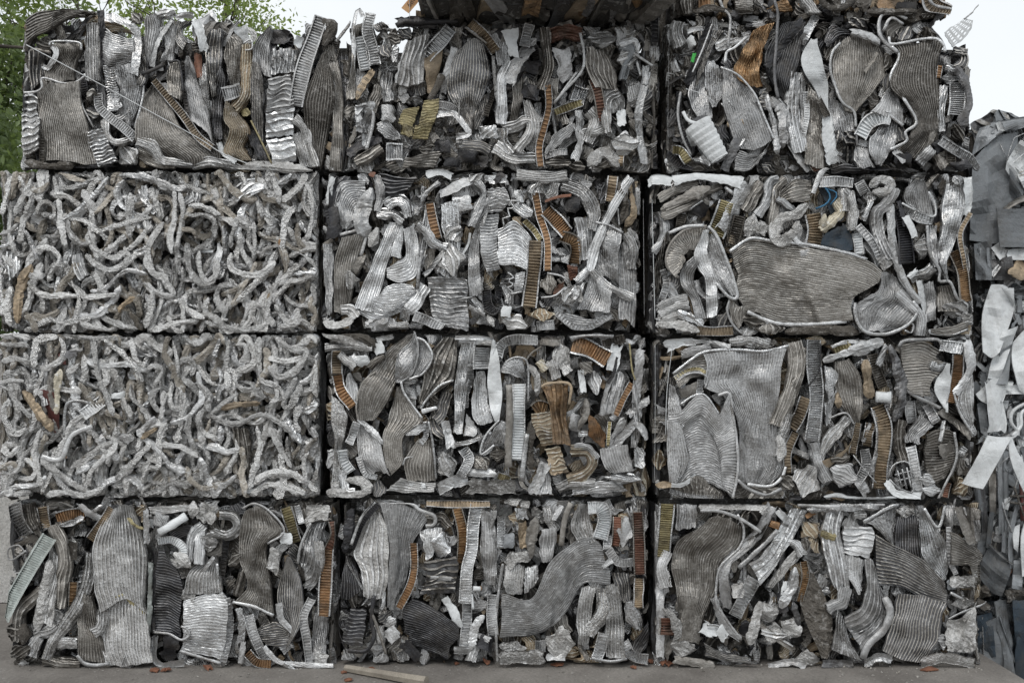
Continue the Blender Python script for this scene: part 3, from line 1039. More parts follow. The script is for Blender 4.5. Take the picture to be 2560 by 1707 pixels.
ROPE1 = '''
R f 3 44: 310,140 220,200 180,320 140,420 130,520
R f 3 46: 120,150 160,190 110,290 100,340
R f 3 44: 380,160 500,150 600,110 690,90
R f 3 42: 540,170 570,240 620,290 650,270 685,180
R f 3 44: 600,320 620,400 580,480 620,560 740,615 820,580 870,640
R f 4 44: 560,590 620,650 700,690 800,670 835,600
R f 3 46: 380,230 400,400 430,545
R f 4 44: 440,360 460,460 530,520 600,520
R f 4 42: 850,190 840,350 850,490
R f 4 42: 1140,170 1140,330 1110,480 1120,585
R f 3 46: 1170,180 1195,300 1170,480 1150,560
R f 4 48: 1070,380 980,500 960,600 990,700 1080,760 1130,860 1020,840 940,775
R f 3 40: 990,350 880,370 720,420 650,450
R f 4 50: 990,400 920,480 830,570
R f 4 48: 960,780 990,850 970,980 950,1070
R f 3 44: 230,840 330,860 450,860 590,870 760,850
R f 3 46: 620,940 680,1000 780,1050 900,1085
R f 5 48: 1300,570 1300,680 1350,770 1410,720 1410,610
R f 4 40: 1230,340 1320,330 1390,370 1400,500
R f 4 46: 1220,560 1240,680 1300,780 1370,800
R f 3 36: 1660,380 1660,520 1660,635
R f 4 46: 1510,580 1500,650 1560,710 1680,720 1800,640
R f 4 44: 1640,410 1560,350 1510,480 1500,545
R f 4 40: 1540,370 1620,410 1640,510
R f 3 42: 1840,560 1850,480 1870,350 1930,270
R f 3 46: 1520,790 1440,800 1420,870 1460,980
R f 3 48: 1360,870 1340,950 1400,1010 1490,1015
R f 3 44: 1210,850 1220,950 1330,1010
R f 3 46: 1340,1030 1440,1060 1600,1090 1750,1050
R f 4 48: 1950,960 1930,1040 1820,1065
R f 4 42: 1990,110 2030,200 2040,350 2000,500
R f 3 40: 1840,700 1780,850 1740,980 1800,1060
R a 4 42: 960,720 820,700 680,820 590,830
R t 3 70: 205,660 150,760 115,900 115,1040
R a 3 38: 150,430 200,500 250,640
S3 l 3: 1690,90 1600,100 1520,160 / 1740,130 1650,160 1560,190 / 1700,180 1620,210 1540,240
R a 3 50: 790,80 900,80 1050,120 1150,160 1230,155
R f 3 40: 350,80 370,180 330,195
R f 4 42: 1230,270 1330,280 1440,330
R f 4 38: 240,550 330,550 385,620 340,700 310,770
R f 3 60: 20,600 100,690 120,740
S3 l 3: 40,570 45,660 60,760 / 130,570 130,660 120,700
R f 3 56: 70,800 45,950 70,1060
R f 3 50: 70,80 40,220 10,330
R f 3 44: 110,390 60,440 0,460
P l 4 34: 110,420 60,520 0,550
R f 2 60: 200,100 180,200 260,120
S3 l 2: 470,600 480,700 520,760 / 530,580 560,680 580,720
C2 c 3: 640,740 60,60
R t 2 40: 880,870 800,930 780,970
R o 2 34: 1830,480 1830,560
R t 1 34: 1760,840 1730,960
R t 2 36: 1980,170 1990,260
S3 a 3: 1230,140 1220,220 1260,290 / 1300,150 1310,220 1280,290
S3 a 2: 900,140 920,230 1000,330 / 960,140 980,230 1030,320
P w 1 20: 1300,570 1390,570
R f 3 46: 160,1090 330,1020 420,1040 600,1000
R f 3 46: 1000,1090 1150,1040 1300,1020 
R f 3 46: 520,1040 640,1080 700,1100
R f 3 46: 1550,900 1620,820 1740,700 1810,560
'''
ROPE2 = '''
R f 3 46: 600,60 620,200 650,350 700,450 740,570
R f 4 44: 400,40 600,65 800,60
R f 4 48: 380,55 260,70 220,150 215,260
R b 3 46: 310,130 340,250 325,400 345,540
R m 3 62: 390,270 370,400 360,560
R f 4 46: 680,80 780,150 880,260 930,350
R f 4 40: 850,80 880,200 950,270
R f 5 44: 950,270 1000,245 1060,270 1050,310 1000,370
R f 3 44: 1130,80 1150,200 1170,330 1195,480 1180,640 1150,750
R f 3 40: 1070,410 1050,610
R f 3 44: 1190,330 1300,430 1375,545
R f 5 42: 1540,430 1430,520 1385,570 1480,620 1570,622 1680,570 1800,600 1910,690
R f 4 46: 1690,60 1690,200 1710,340 1820,390 1865,490
R f 5 50: 1750,240 1820,320 1940,260 2000,150 1900,140 1800,60
R f 5 46: 1940,320 1880,430 1850,500 1890,510 1970,370
R f 4 44: 1750,190 1860,220 1980,190
R f 4 44: 1680,640 1695,780 1660,920 1630,1050
R f 4 44: 1760,650 1830,780 1900,910
R f 4 50: 1660,1020 1760,950 1900,950 1990,1010
R f 4 44: 2010,800 1980,900 2020,1020 2100,1065
R f 4 46: 1640,1090 1750,1020 1900,1050 2000,1075
T l 5 26: 420,710 420,560 440,490 500,475 580,490
T l 5 38: 600,640 480,690 435,760 400,850 340,860 270,835
F9 l 5 76: 530,570 665,475
S2 q 0: 250,400 310,560 360,700 / 350,420 380,560 390,690
S2 q 0: 370,150 400,230 / 420,150 430,240
R t 3 66: 150,410 230,520 340,670
R f 3 44: 70,290 80,420 140,520 215,595
R f 3 44: 270,660 230,800 250,960 275,1045
R f 4 52: 270,840 310,900 480,1020 570,1070
R f 4 44: 300,1095 420,1070 540,1090 675,1045
R f 4 40: 1050,765 1180,780 1290,845
R f 4 46: 990,760 890,850 840,950
R f 3 42: 1240,560 1220,650 1260,760 1310,860 1330,1010
R f 3 40: 1310,600 1330,680 1435,730
R f 3 40: 540,940 560,1050
R f 4 40: 1490,420 1480,300 1530,290 1525,420
S2 w 3: 725,430 820,410 / 730,460 810,460
P w 4 24: 1590,1065 1665,1060
S5 l 2: 150,360 240,280 / 180,420 260,400
S3 a 2: 250,230 260,400 270,510 / 310,220 310,400 320,500
T l 4 14: 430,780 420,910
F4 o 4 20: 432,790 425,850
R f 3 46: 750,650 755,710
R t 3 36: 1030,650 920,720
R t 4 44: 1700,490 1560,500 1440,530
R f 3 60: 1540,110 1600,120 1610,250
R f 3 50: 0,90 60,110 150,110 190,130
R f 3 50: 10,220 100,200 200,230
R f 3 50: 0,50 100,40 200,70
P l 4 40: 170,40 150,110
R f 3 50: 60,460 30,600 100,700
R f 3 50: 20,760 60,830 140,760
R f 3 60: 40,650 120,690 170,650
R f 3 50: 20,1060 80,980 60,880
R f 2 60: 70,1100 200,1060
F8 k 0 60: 80,1090 100,1150
S4 k 1: 1520,650 1540,800 1580,960 / 1620,660 1640,800 1640,960
R a 4 46: 1010,580 940,660 900,700
R a 4 42: 1440,640 1440,760
R f 4 46: 520,230 460,280 430,280
R f 3 46: 660,200 700,330 640,370
P e 2 40: 400,90 430,170 500,160
S4 l 2: 850,90 870,170 1000,190 / 960,70 1000,120 1030,190
R f 3 50: 1960,500 1930,600 1960,680
R f 3 40: 1640,360 1680,440 1740,450
R b 2 44: 2080,710 2000,800 2050,880
'''
R2C2 = '''
P w 4 34: 190,85 168,170 160,265
P d 2 70: 230,95 200,180 185,280
S18 l 2: 400,110 250,112 195,215 200,320 250,430 / 400,200 310,200 260,280 290,400 / 400,310 365,318 340,340 325,360
P d 2 92: 175,285 195,400 200,490
F10 d 3 50: 150,300 190,400 215,480
S3 l 3: 270,400 320,360 365,360 / 275,440 320,410 370,400
S5 a 1: 125,520 130,700 150,985 / 190,520 190,750 182,975
S17 b 2: 240,480 200,650 200,965 / 320,460 290,640 240,980 / 410,440 360,600 300,900 262,1000
T a 4 26: 235,462 320,440 415,420 400,500 370,600
C3 c 4: 300,760 55,60
R b 3 56: 400,600 350,680 330,740
R l 3 70: 440,160 400,260 380,390 420,480
R c 3 66: 480,420 430,540
S5 d 3: 480,45 600,80 735,92 / 490,130 600,140 690,150 / 510,215 600,200 660,170
C0 r 6: 445,65 22,22
R a 4 44: 465,60 500,180 480,310
R a 5 62: 535,280 580,240 660,255 685,345
R a 5 54: 475,330 570,325 650,365
S15 l 2: 560,380 490,540 420,700 325,940 / 600,380 530,560 480,720 400,960 / 640,380 580,560 530,720 460,965
S15 l 3: 520,810 600,780 715,790 / 480,860 600,850 725,830 / 400,930 560,950 695,880 / 335,960 480,1025 645,960
S15 l 3: 720,390 745,550 735,720 640,775 545,740 / 690,410 705,560 690,680 610,700 540,710 / 650,430 660,560 650,620 600,640 540,680
S8 l 3: 640,380 600,480 570,600 / 650,430 645,520 630,620
C10 a 2: 725,270 48,62
P a 3 32: 760,300 790,200 885,115
P w 4 44: 800,72 880,48 965,82
F10 o 3 66: 820,258 840,370 872,490
R l 5 52: 735,395 800,450 850,520 930,550
T a 4 30: 770,560 750,700 740,815
P a 3 32: 910,570 830,680 780,730
S8 b 1: 800,560 780,640 800,720 / 860,540 850,620 800,700
K2 l 2: 885,180 1000,110 1095,80 / 890,230 1000,180 1110,120
S5 l 3: 895,260 900,400 930,560 870,700 / 950,240 970,420 970,560 930,740 / 1020,230 1030,420 1020,560 1000,740
C2 l 5: 1030,260 80,60
C4 c 4: 960,620 90,110
C3 c 4: 975,450 70,60
S11 a 3: 805,740 950,740 1070,755 / 820,860 950,880 1065,880 / 830,960 960,1010 1075,1000 / 890,1060 1000,1075 1075,1085
P w 5 16: 1085,450 1075,520 1035,590
R a 4 62: 1120,115 1175,200 1140,290 1095,410
S6 a 2: 1200,180 1160,340 1080,560 1080,860 / 1240,160 1180,330 1110,560 1120,860 / 1290,150 1205,320 1145,560 1165,840
S19 l 3: 1150,340 1275,330 / 1148,470 1262,470 / 1160,600 1270,640 / 1190,705 1285,685
S8 a 4: 1200,160 1310,150 / 1190,250 1345,240 / 1165,325 1290,312
S13 l 3: 1270,430 1380,370 1485,480 / 1265,520 1400,480 1485,525 / 1265,600 1380,590 1470,600 / 1280,660 1380,660 1455,690
W l 7 12: 1310,410 1300,350 1345,345 1330,290 1378,285 1345,240 1410,240
S8 l 4: 1350,290 1450,360 / 1380,260 1490,330 / 1410,240 1500,300
W l 7 13: 1330,708 1372,738 1330,760 1372,788 1325,810 1368,832 1330,852 1425,832
S8 l 3: 1380,715 1445,700 / 1375,780 1440,770 / 1370,845 1430,825
F22 o 6 52: 1510,185 1540,340 1590,500 1592,695
F14 o 5 96: 1580,300 1650,370 1720,450
F14 g 4 80: 1680,470 1760,500 1778,560 1765,650
S7 r 3: 1720,660 1785,670 / 1740,760 1795,740
S6 r 3: 1640,800 1700,770 / 1625,860 1690,820
F22 t 5 96: 1512,500 1505,640 1492,760 1470,935
F8 y 4 44: 1440,370 1500,430 1545,495
P r 6 18: 1575,245 1660,215 1745,205
P l 4 46: 1395,170 1415,250
F6 l 4 60: 1390,180 1420,230
R c 2 54: 1480,190 1500,150 1540,120
R c 3 50: 1550,110 1540,190
R c 3 52: 1640,120 1620,190 1585,220
R c 4 64: 1390,55 1560,82 1720,68
S6 c 2: 1700,85 1850,150 1935,300 1900,440 / 1690,120 1820,190 1890,300 1880,430 / 1670,170 1790,220 1850,330 1855,420
C0 d 1: 1750,260 60,70
S5 l 2: 1770,350 1790,480 1800,630 / 1830,350 1840,480 1850,620 / 1900,380 1895,480 1890,560
R l 6 48: 2145,85 2050,230 1960,400 1900,540 1868,700
R l 5 44: 1860,690 1780,770
R c 6 44: 1880,700 1980,800 2150,875
S15 a 2: 1910,400 1900,560 1910,730 / 1990,390 1990,560 1990,740 / 2080,430 2062,560 2060,800
T a 4 24: 1900,380 1990,400 2085,450
S17 a 3: 1870,730 1830,860 1780,945 / 1940,740 1910,860 1890,960 / 2010,780 2010,880 2000,970
S7 a 4: 1640,960 1760,990 1900,1010 2000,970 / 1660,1010 1760,1080 1900,1065 2025,1010
F18 l 5 40: 1650,975 1760,1060 1850,1070 1990,1000
S5 a 1: 2060,520 2060,750 2060,1010 / 2110,510 2110,750 2110,1020 / 2150,500 2172,750 2160,1070
R c 3 54: 2100,450 2150,550 2140,690
R t 3 44: 2140,190 2155,320 2100,410
T a 3 14: 2050,290 2060,400 
F8 t 4 66: 2020,80 2010,160 1995,245
C0 b 2: 1600,790 60,70
W l 6 14: 1590,712 1680,730 1730,770
C3 c 4: 1750,850 85,66
W l 6 14: 1550,872 1640,860 1700,810
S3 l 3: 1780,780 1740,840 1730,920 / 1840,770 1800,870 1760,930
F11 l 5 66: 715,990 800,1020 905,1075
R l 4 70: 790,790 730,900 680,960
C0 l 5: 660,980 40,55
R c 3 56: 240,950 300,950 345,1000
R c 2 50: 130,1030 200,1060 320,1020
F12 d 4 66: 1190,820 1200,920 1235,970
T d 5 20: 1175,960 1240,985 1285,945
C0 w 5: 1320,965 42,44
C0 t 4: 1550,985 90,40
F9 l 5 66: 1520,1060 1635,1050
W l 6 14: 1010,885 1100,868
P a 4 34: 1075,930 1180,985
P l 4 34: 1100,875 1180,960
R c 3 40: 1200,990 1240,1060
C3 c 3: 1380,1040 90,60
C3 a 2: 520,1050 140,50
R c 2 50: 400,1040 560,1070 680,1060
P d 2 50: 1300,60 1240,110
K2 l 3: 1200,70 1330,60 / 1210,130 1320,120
C3 c 3: 1130,80 60,50
S4 a 1: 790,300 760,500 740,700 / 830,480 800,600 770,700
R k 2 50: 2060,120 2100,250 2080,380
R a 2 44: 2190,180 2180,330
W l 2 6: 2270,230 2280,600 2290,1000
'''
R2C3 = '''
P w 4 62: 65,130 160,100 265,112
P w 6 66: 270,110 400,68 540,80 715,120
T l 4 30: 610,150 665,195
R b 3 46: 180,230 280,170 430,125
R b 3 48: 190,300 330,230 510,150
R b 3 44: 220,290 400,210 590,140
R b 3 44: 200,340 350,280 480,190
R l 3 46: 180,310 215,400 200,500 140,575
P l 4 92: 755,125 690,240 590,430
F16 y 5 116: 625,245 590,350 545,470
C0 d -3: 430,290 90,60
T l 3 24: 370,300 460,240
T l 5 28: 240,452 350,410 470,400
S27 b 2: 480,412 430,560 / 400,412 390,560 / 330,440 370,570 / 240,540 345,590 / 230,660 345,610 / 290,742 350,635
T b 4 22: 490,405 350,430 260,510 225,600 235,680 305,742
S9 l 4: 470,430 410,590 430,680 480,760 490,1005 / 490,430 450,590 480,690 520,780 525,1000 / 495,430 500,580 535,700 560,790 560,985
S11 a 3: 400,605 320,690 325,790 390,890 410,1005 / 425,620 355,710 370,810 420,890 445,1005 / 440,660 400,750 440,850 490,1005
P a 2 30: 420,760 440,830 500,880
S15 a 3: 490,420 500,600 560,760 640,860 / 525,430 560,600 620,730 665,860 / 550,440 620,620 660,750 692,860
T l 6 28: 500,405 555,470 620,620 660,740 692,865 640,870 555,780
S34 b 2: 640,575 760,500 1000,530 1250,560 1530,622 1640,695 / 690,720 780,640 1000,680 1300,690 1560,740 1635,760 / 680,850 770,780 1000,820 1300,840 1500,830 1600,790 / 740,950 820,890 1000,930 1250,930 1450,880 / 760,965 900,1010 1000,1040 1250,1040 1455,1015
T l 5 32: 640,572 770,488 900,500 1160,530 1400,580 1535,625
T l 5 30: 755,965 880,1020 1000,1046 1200,1046 1400,1030
P l 6 30: 1060,470 1100,520 1160,530
C2 l 3: 1140,590 50,40
S9 b 2: 640,880 640,980 690,1085 / 690,920 690,990 705,1070 / 750,940 740,1000 712,1055
T a 4 20: 640,880 622,960 660,1050 725,1115
S23 a 3: 1640,700 1600,850 1490,900 1470,960 1500,1085 / 1700,720 1720,860 1640,960 1590,1090 / 1760,780 1835,870 1870,950 1790,1060 1650,1095
T l 5 28: 1460,905 1460,990 1520,1090 1650,1112 1790,1060 1872,960 1840,895
P a 5 52: 1645,835 1540,900 1475,965
P l 4 50: 1690,270 1700,480 1750,700 1830,840 1890,900
R a 4 62: 1730,150 1680,255 1620,280 1600,400 1640,520 1690,625
R c 5 60: 1560,150 1620,105 1690,130 1660,180 1580,178
R l 4 50: 960,90 905,120 890,220 825,335
R b 3 52: 1000,95 940,170 930,300 900,450
R b 3 62: 850,120 790,220 735,305
S7 b 2: 960,200 1060,95 1160,110 / 970,230 1080,170 1175,170 / 1000,250 1090,245 1165,235
R l 4 40: 950,225 1000,260 1065,315
R c 5 58: 1150,260 1080,320 960,375 940,450 985,490 1060,460 1085,370
S10 a 1: 960,250 1030,320 / 940,290 990,340 / 925,345 960,360
F12 t 4 116: 1185,325 1200,430 1190,540
H l 5 44: 1275,0 1222,90 1185,190
F14 l 5 66: 1225,118 1330,112 1445,125
F7 l 4 70: 1485,115 1525,195
C6 l 4: 1555,220 46,42
P l 3 36: 1565,240 1510,370
S0 n 0: 1210,150 1260,230 1300,340 / 1320,180 1330,250 1350,330
S0 n 2: 1270,450 1240,520 1330,570 / 1330,420 1350,490 1400,570 / 1390,395 1440,470 1445,560
W u 7 12: 1205,290 1270,262 1300,210 1260,140
W u 6 10: 1310,170 1345,200 1300,265
W u 6 9: 1250,150 1330,180
R m 5 50: 1330,240 1372,310 1310,370 1245,430
R m 4 44: 1260,330 1250,430
R c 3 52: 1420,180 1450,300 1440,430
C0 l 4: 1410,190 36,30
R c 2 60: 1390,160 1390,310
C2 c 3: 850,420 52,56
F14 k 2 76: 705,340 680,440 650,550
F9 k 0 60: 330,310 310,430
F8 w 4 66: 1470,450 1490,590
F13 l 4 46: 1480,400 1570,510 1630,650
S5 a 1: 1500,520 1560,590 1600,670 / 1550,500 1600,590 1650,680
C2 c 3: 1650,640 50,60
R c 2 60: 800,330 770,420 760,480
F22 d 2 100: 1760,290 1785,460 1800,650
P d 4 30: 1745,240 1790,400
P w 4 40: 1790,340 1830,420 1850,480
C0 c 2: 1900,540 50,80
P w 5 34: 1870,690 1810,740
R c 3 58: 1820,745 1920,720 1975,680
S13 a 2: 1850,105 1780,190 1800,280 / 1890,100 1870,200 1890,320 / 1915,110 1950,210 1975,350
F12 l 5 70: 1780,280 1880,345 1970,365
T l 5 18: 1765,255 1850,300 1970,345 1985,280 1940,180
S11 l 3: 2050,135 2030,300 2020,450 2000,640 2045,775 / 2120,110 2110,300 2070,450 2040,640 2060,770 / 2175,140 2180,280 2125,450 2070,630 2075,760
C3 l 3: 2130,110 50,40
P w 4 46: 2197,85 2205,220 2180,340
F20 t 4 34: 2215,320 2150,450 2165,600 2185,710
F26 g 3 74: 2105,570 2160,700 2180,850 2190,900
T l 5 26: 1930,400 1950,580 2010,690 2010,765 2080,770 2130,875 2175,900
S6 a 2: 1900,790 1920,900 1930,1030 / 1970,760 1990,880 1985,1015
P w 3 36: 1880,760 1895,860 1920,985
S4 a 1: 1930,400 1940,560 1980,680 / 1990,400 2000,560 2000,660
S8 b 2: 2000,800 2000,900 2010,965 / 2060,790 2090,880 2110,960 / 2095,800 2170,910 2205,960
C3 c 4: 2130,950 100,60
C2 c 4: 2190,1010 45,50
S4 b 4: 1945,1080 2070,1065 2200,1030 / 1955,1105 2070,1125 2195,1085
T l 5 18: 1950,1080 1960,1110 2070,1125 2195,1080
R c 3 44: 170,940 250,890 365,870
R c 4 46: 180,980 280,935 375,920
R c 3 44: 190,1025 300,990 410,1000
R c 4 44: 160,1045 300,1050 440,1095
R l 4 46: 300,960 400,1010 465,1050
F12 t 5 78: 425,1090 540,1100 660,1092
F10 l 2 44: 200,690 225,780 195,890
C0 b 1: 800,1020 80,60 / 1150,1090 120,30 / 900,1080 100,36 / 1330,1090 100,36
R k 2 60: 1000,1095 1200,1085 1480,1100
T a 4 18: 1785,1085 1825,1105 1838,1050 1800,1040
S4 k 0: 160,570 150,760 140,930 / 240,440 200,640 200,740
R l 4 60: 1740,840 1800,900 1880,1000 1880,1120
S9 k 0: 610,430 600,560 / 640,330 620,520
W w 5 5: 130,230 140,600 150,1010
W w 4 5: 150,1010 400,1090
'''
R3C2 = '''
R c 4 52: 20,20 150,60 300,90 390,145
R c 4 40: 60,125 250,112 390,130
R k 3 44: 200,30 330,60 420,120
F9 t 4 74: 160,150 160,300
F11 o 4 74: 165,305 190,410 265,515
S6 c 2: 120,440 120,600 150,760 125,1060 / 160,460 170,620 180,760 160,1070 / 200,520 232,600 200,780 205,1060
C0 w 4: 335,215 55,46
P l 4 60: 255,180 290,230
R c 3 44: 180,165 230,220 280,250
P w 4 62: 425,90 450,165
P l 4 30: 420,75 530,55
R k 3 36: 370,260 420,210 470,180
S3 l 2: 230,300 220,400 250,480 / 250,290 300,400 290,480
S23 b 2: 660,20 500,140 400,280 310,400 300,605 / 665,60 560,220 470,360 400,470 350,605 / 670,100 600,270 530,400 460,520 410,600
S14 a 4: 665,20 640,90 560,170 540,330 / 690,150 650,220 590,270 545,345 / 690,180 660,290 610,340 555,355
T l 5 16: 665,15 690,100 690,190 650,300 575,355
T b 4 18: 415,285 330,360 290,500 300,600
S10 a 2: 685,70 685,180 640,330 / 720,75 730,180 670,325 / 740,80 782,185 700,310
T l 4 20: 675,60 740,90 785,185 730,290 635,335
S17 b 3: 560,380 510,560 460,720 480,905 / 580,380 560,560 530,720 500,930 / 595,385 640,480 725,600 600,710 590,860 515,965
T l 5 20: 580,350 600,420 660,510 720,590
S8 l 4: 580,640 640,640 740,620 / 600,700 680,700 745,660
F6 l 4 36: 740,610 745,700 700,765
S17 a 3: 310,620 295,760 320,900 370,965 / 345,640 380,760 390,880 440,935 / 355,650 440,740 470,870 510,965
F12 l 5 36: 300,840 345,950 425,975
R l 4 30: 295,600 350,630 440,730 460,760
K2 w 5: 485,742 570,755 / 485,775 570,790
S10 b 2: 700,720 630,820 600,900 620,1000 / 740,730 720,820 700,900 720,1000 / 785,740 805,860 805,1000
T l 4 20: 760,610 790,760 812,985
T l 5 16: 590,895 612,850 662,840
S5 c 3: 580,980 700,1010 810,1010 / 480,1060 640,1070 795,1065
C0 w 4: 690,1030 60,24
F8 w 5 68: 200,795 210,870 255,940
F8 l 4 54: 292,615 265,700 240,755
R l 4 40: 200,930 220,1060 280,1070
R c 4 44: 220,990 330,1000 380,1080
R c 3 50: 90,1070 200,1080 360,1080
P c 3 54: 150,1000 160,1070
S4 b 1: 860,60 760,200 700,480 / 910,60 840,240 710,500 / 955,80 930,300 875,370 715,510
T l 4 22: 925,340 830,380 740,480 710,530
H l 4 34: 720,545 810,520
S3 e 0: 770,580 790,680 850,720 / 800,480 830,600 890,690
R e 2 60: 880,420 850,540 800,600
S7 l 3: 980,90 950,250 930,450 925,685 / 1020,80 1000,250 960,450 955,690 / 1072,90 1045,260 1005,460 985,695
F9 l 5 106: 1108,125 1105,200 1105,268
S2 w 4: 1180,75 1150,300 1155,500 1190,610 / 1195,80 1225,250 1242,450 1220,605
S10 l 3: 1070,280 1050,420 1045,560 1080,630 / 1100,280 1100,450 1120,630 / 1130,280 1150,480 1185,610
F11 l 4 50: 1030,240 1030,340 1000,430 1000,520
S2 l 2: 1010,560 1000,640 990,700 / 1060,620 1080,680 1060,710
P l 5 32: 935,62 1060,62 1185,78
P l 4 32: 960,80 1080,90 1180,100
F18 l 5 66: 1210,185 1240,110 1320,75 1475,80
S15 a 4: 1240,285 1300,300 1400,345 / 1260,230 1370,320 / 1310,200 1380,320 / 1370,200 1390,320 / 1412,290 1400,345
T a 5 18: 1235,290 1270,220 1350,190 1410,240 1412,480
F28 w 5 84: 1352,365 1352,500 1350,650 1340,860
T b 4 60: 1290,370 1290,600 1282,760 1282,910
T l 4 46: 1405,690 1385,850 1370,1000
R k 2 40: 1440,600 1420,800 1430,920
T l 5 24: 1278,505 1305,600 1290,690 1245,690
S11 a 3: 1230,610 1150,720 1105,825 / 1255,610 1220,720 1180,775 / 1272,620 1265,700 1255,785
T l 5 18: 1222,600 1130,710 1102,825 1190,765
C0 k 4: 1212,825 50,52
P l 5 56: 870,605 890,700 910,785
P l 5 28: 930,762 1040,740 1115,700
F14 l 4 66: 985,785 1025,860 970,970
C3 c 3: 880,900 66,90
C0 l 3: 850,860 40,40
S3 g 3: 1500,380 1540,480 1560,600 1580,760 / 1590,370 1600,560 1640,760 / 1675,370 1665,550 1690,770
S9 t 4: 1430,560 1560,545 / 1450,650 1575,640 / 1500,770 1600,755
F5 g 4 90: 1450,540 1490,515 1535,525
S6 t 4: 1520,790 1620,770 / 1550,870 1645,860 / 1580,960 1680,940
C2 t 5: 1590,900 50,70
T t 5 24: 1498,385 1545,362 1685,368 1680,500
R t 5 62: 1690,800 1800,800 1835,880 1780,960 1670,995
R l 5 40: 1690,780 1800,780 1865,855
F14 o 6 116: 1700,105 1800,130 1935,205
T a 5 62: 1690,70 1800,32 1970,42
F8 k 4 56: 1900,105 2045,65
R c 3 52: 1560,210 1600,330
R c 3 52: 1640,110 1600,180 1680,290
R m 3 44: 1480,215 1530,275
C2 c 3: 1640,200 60,90
R c 3 40: 1420,240 1470,320 1470,440
T b 4 14: 1340,330 1420,180 1500,120
P b 2 60: 1490,80 1620,90
P w 4 40: 1755,275 1775,420
C0 l 4: 1850,355 44,82
C0 b 2: 1790,260 50,50
P w 5 76: 1995,110 1955,275
P l 5 30: 1965,310 1920,420 1890,570
S3 a 3: 1980,300 1930,450 1900,565 / 2020,280 2000,430 1960,560 / 2045,320 2035,450 2005,545
F12 o 5 46: 2090,360 2040,450 1985,570
T y 4 14: 2075,100 2090,260 2112,340
P a 3 56: 2145,140 2135,300 2115,490
P d 5 20: 1995,190 1970,300 1930,360
S13 o 5: 1805,560 1810,700 / 1860,600 1860,760 / 1920,690 1910,780
F10 y 5 26: 1945,610 1935,770
P a 5 56: 2225,460 2140,510 2065,570
P a 5 52: 2115,615 2020,720 1955,800
P a 5 44: 2040,590 1970,720 1950,800
P a 5 40: 2120,615 2160,660 2195,725
R l 4 34: 2010,530 1960,600
S10 a 4: 1880,790 1900,880 1950,950 / 1980,780 2000,880 2020,940 / 2060,760 2080,860 2110,930
C6 l 4: 2140,850 40,80
C3 l 4: 2040,985 120,36
S4 a 3: 1700,1040 1850,1000 2000,1000 / 1700,1095 1850,1080 2060,1060
P c 4 92: 1020,1030 1180,1035 1325,1040
P l 5 72: 825,1055 920,1005 1015,985
P l 4 52: 1015,945 1200,945
F6 y 4 52: 1215,965 1290,990
P l 5 72: 1530,880 1480,990 1430,1085
S4 l 4: 1490,880 1500,960 1475,1085 / 1540,880 1555,980 1570,1085
R c 3 60: 1600,1050 1700,1010 1850,1020
R b 3 50: 1790,460 1790,560 1740,660
C2 a 3: 1720,620 46,70
P l 4 36: 1740,690 1800,690
R b 2 60: 1100,840 1080,920
C3 b 3: 1110,880 60,50
S5 a 2: 2100,300 2090,600 2080,780 / 2150,500 2150,640 2130,780
'''
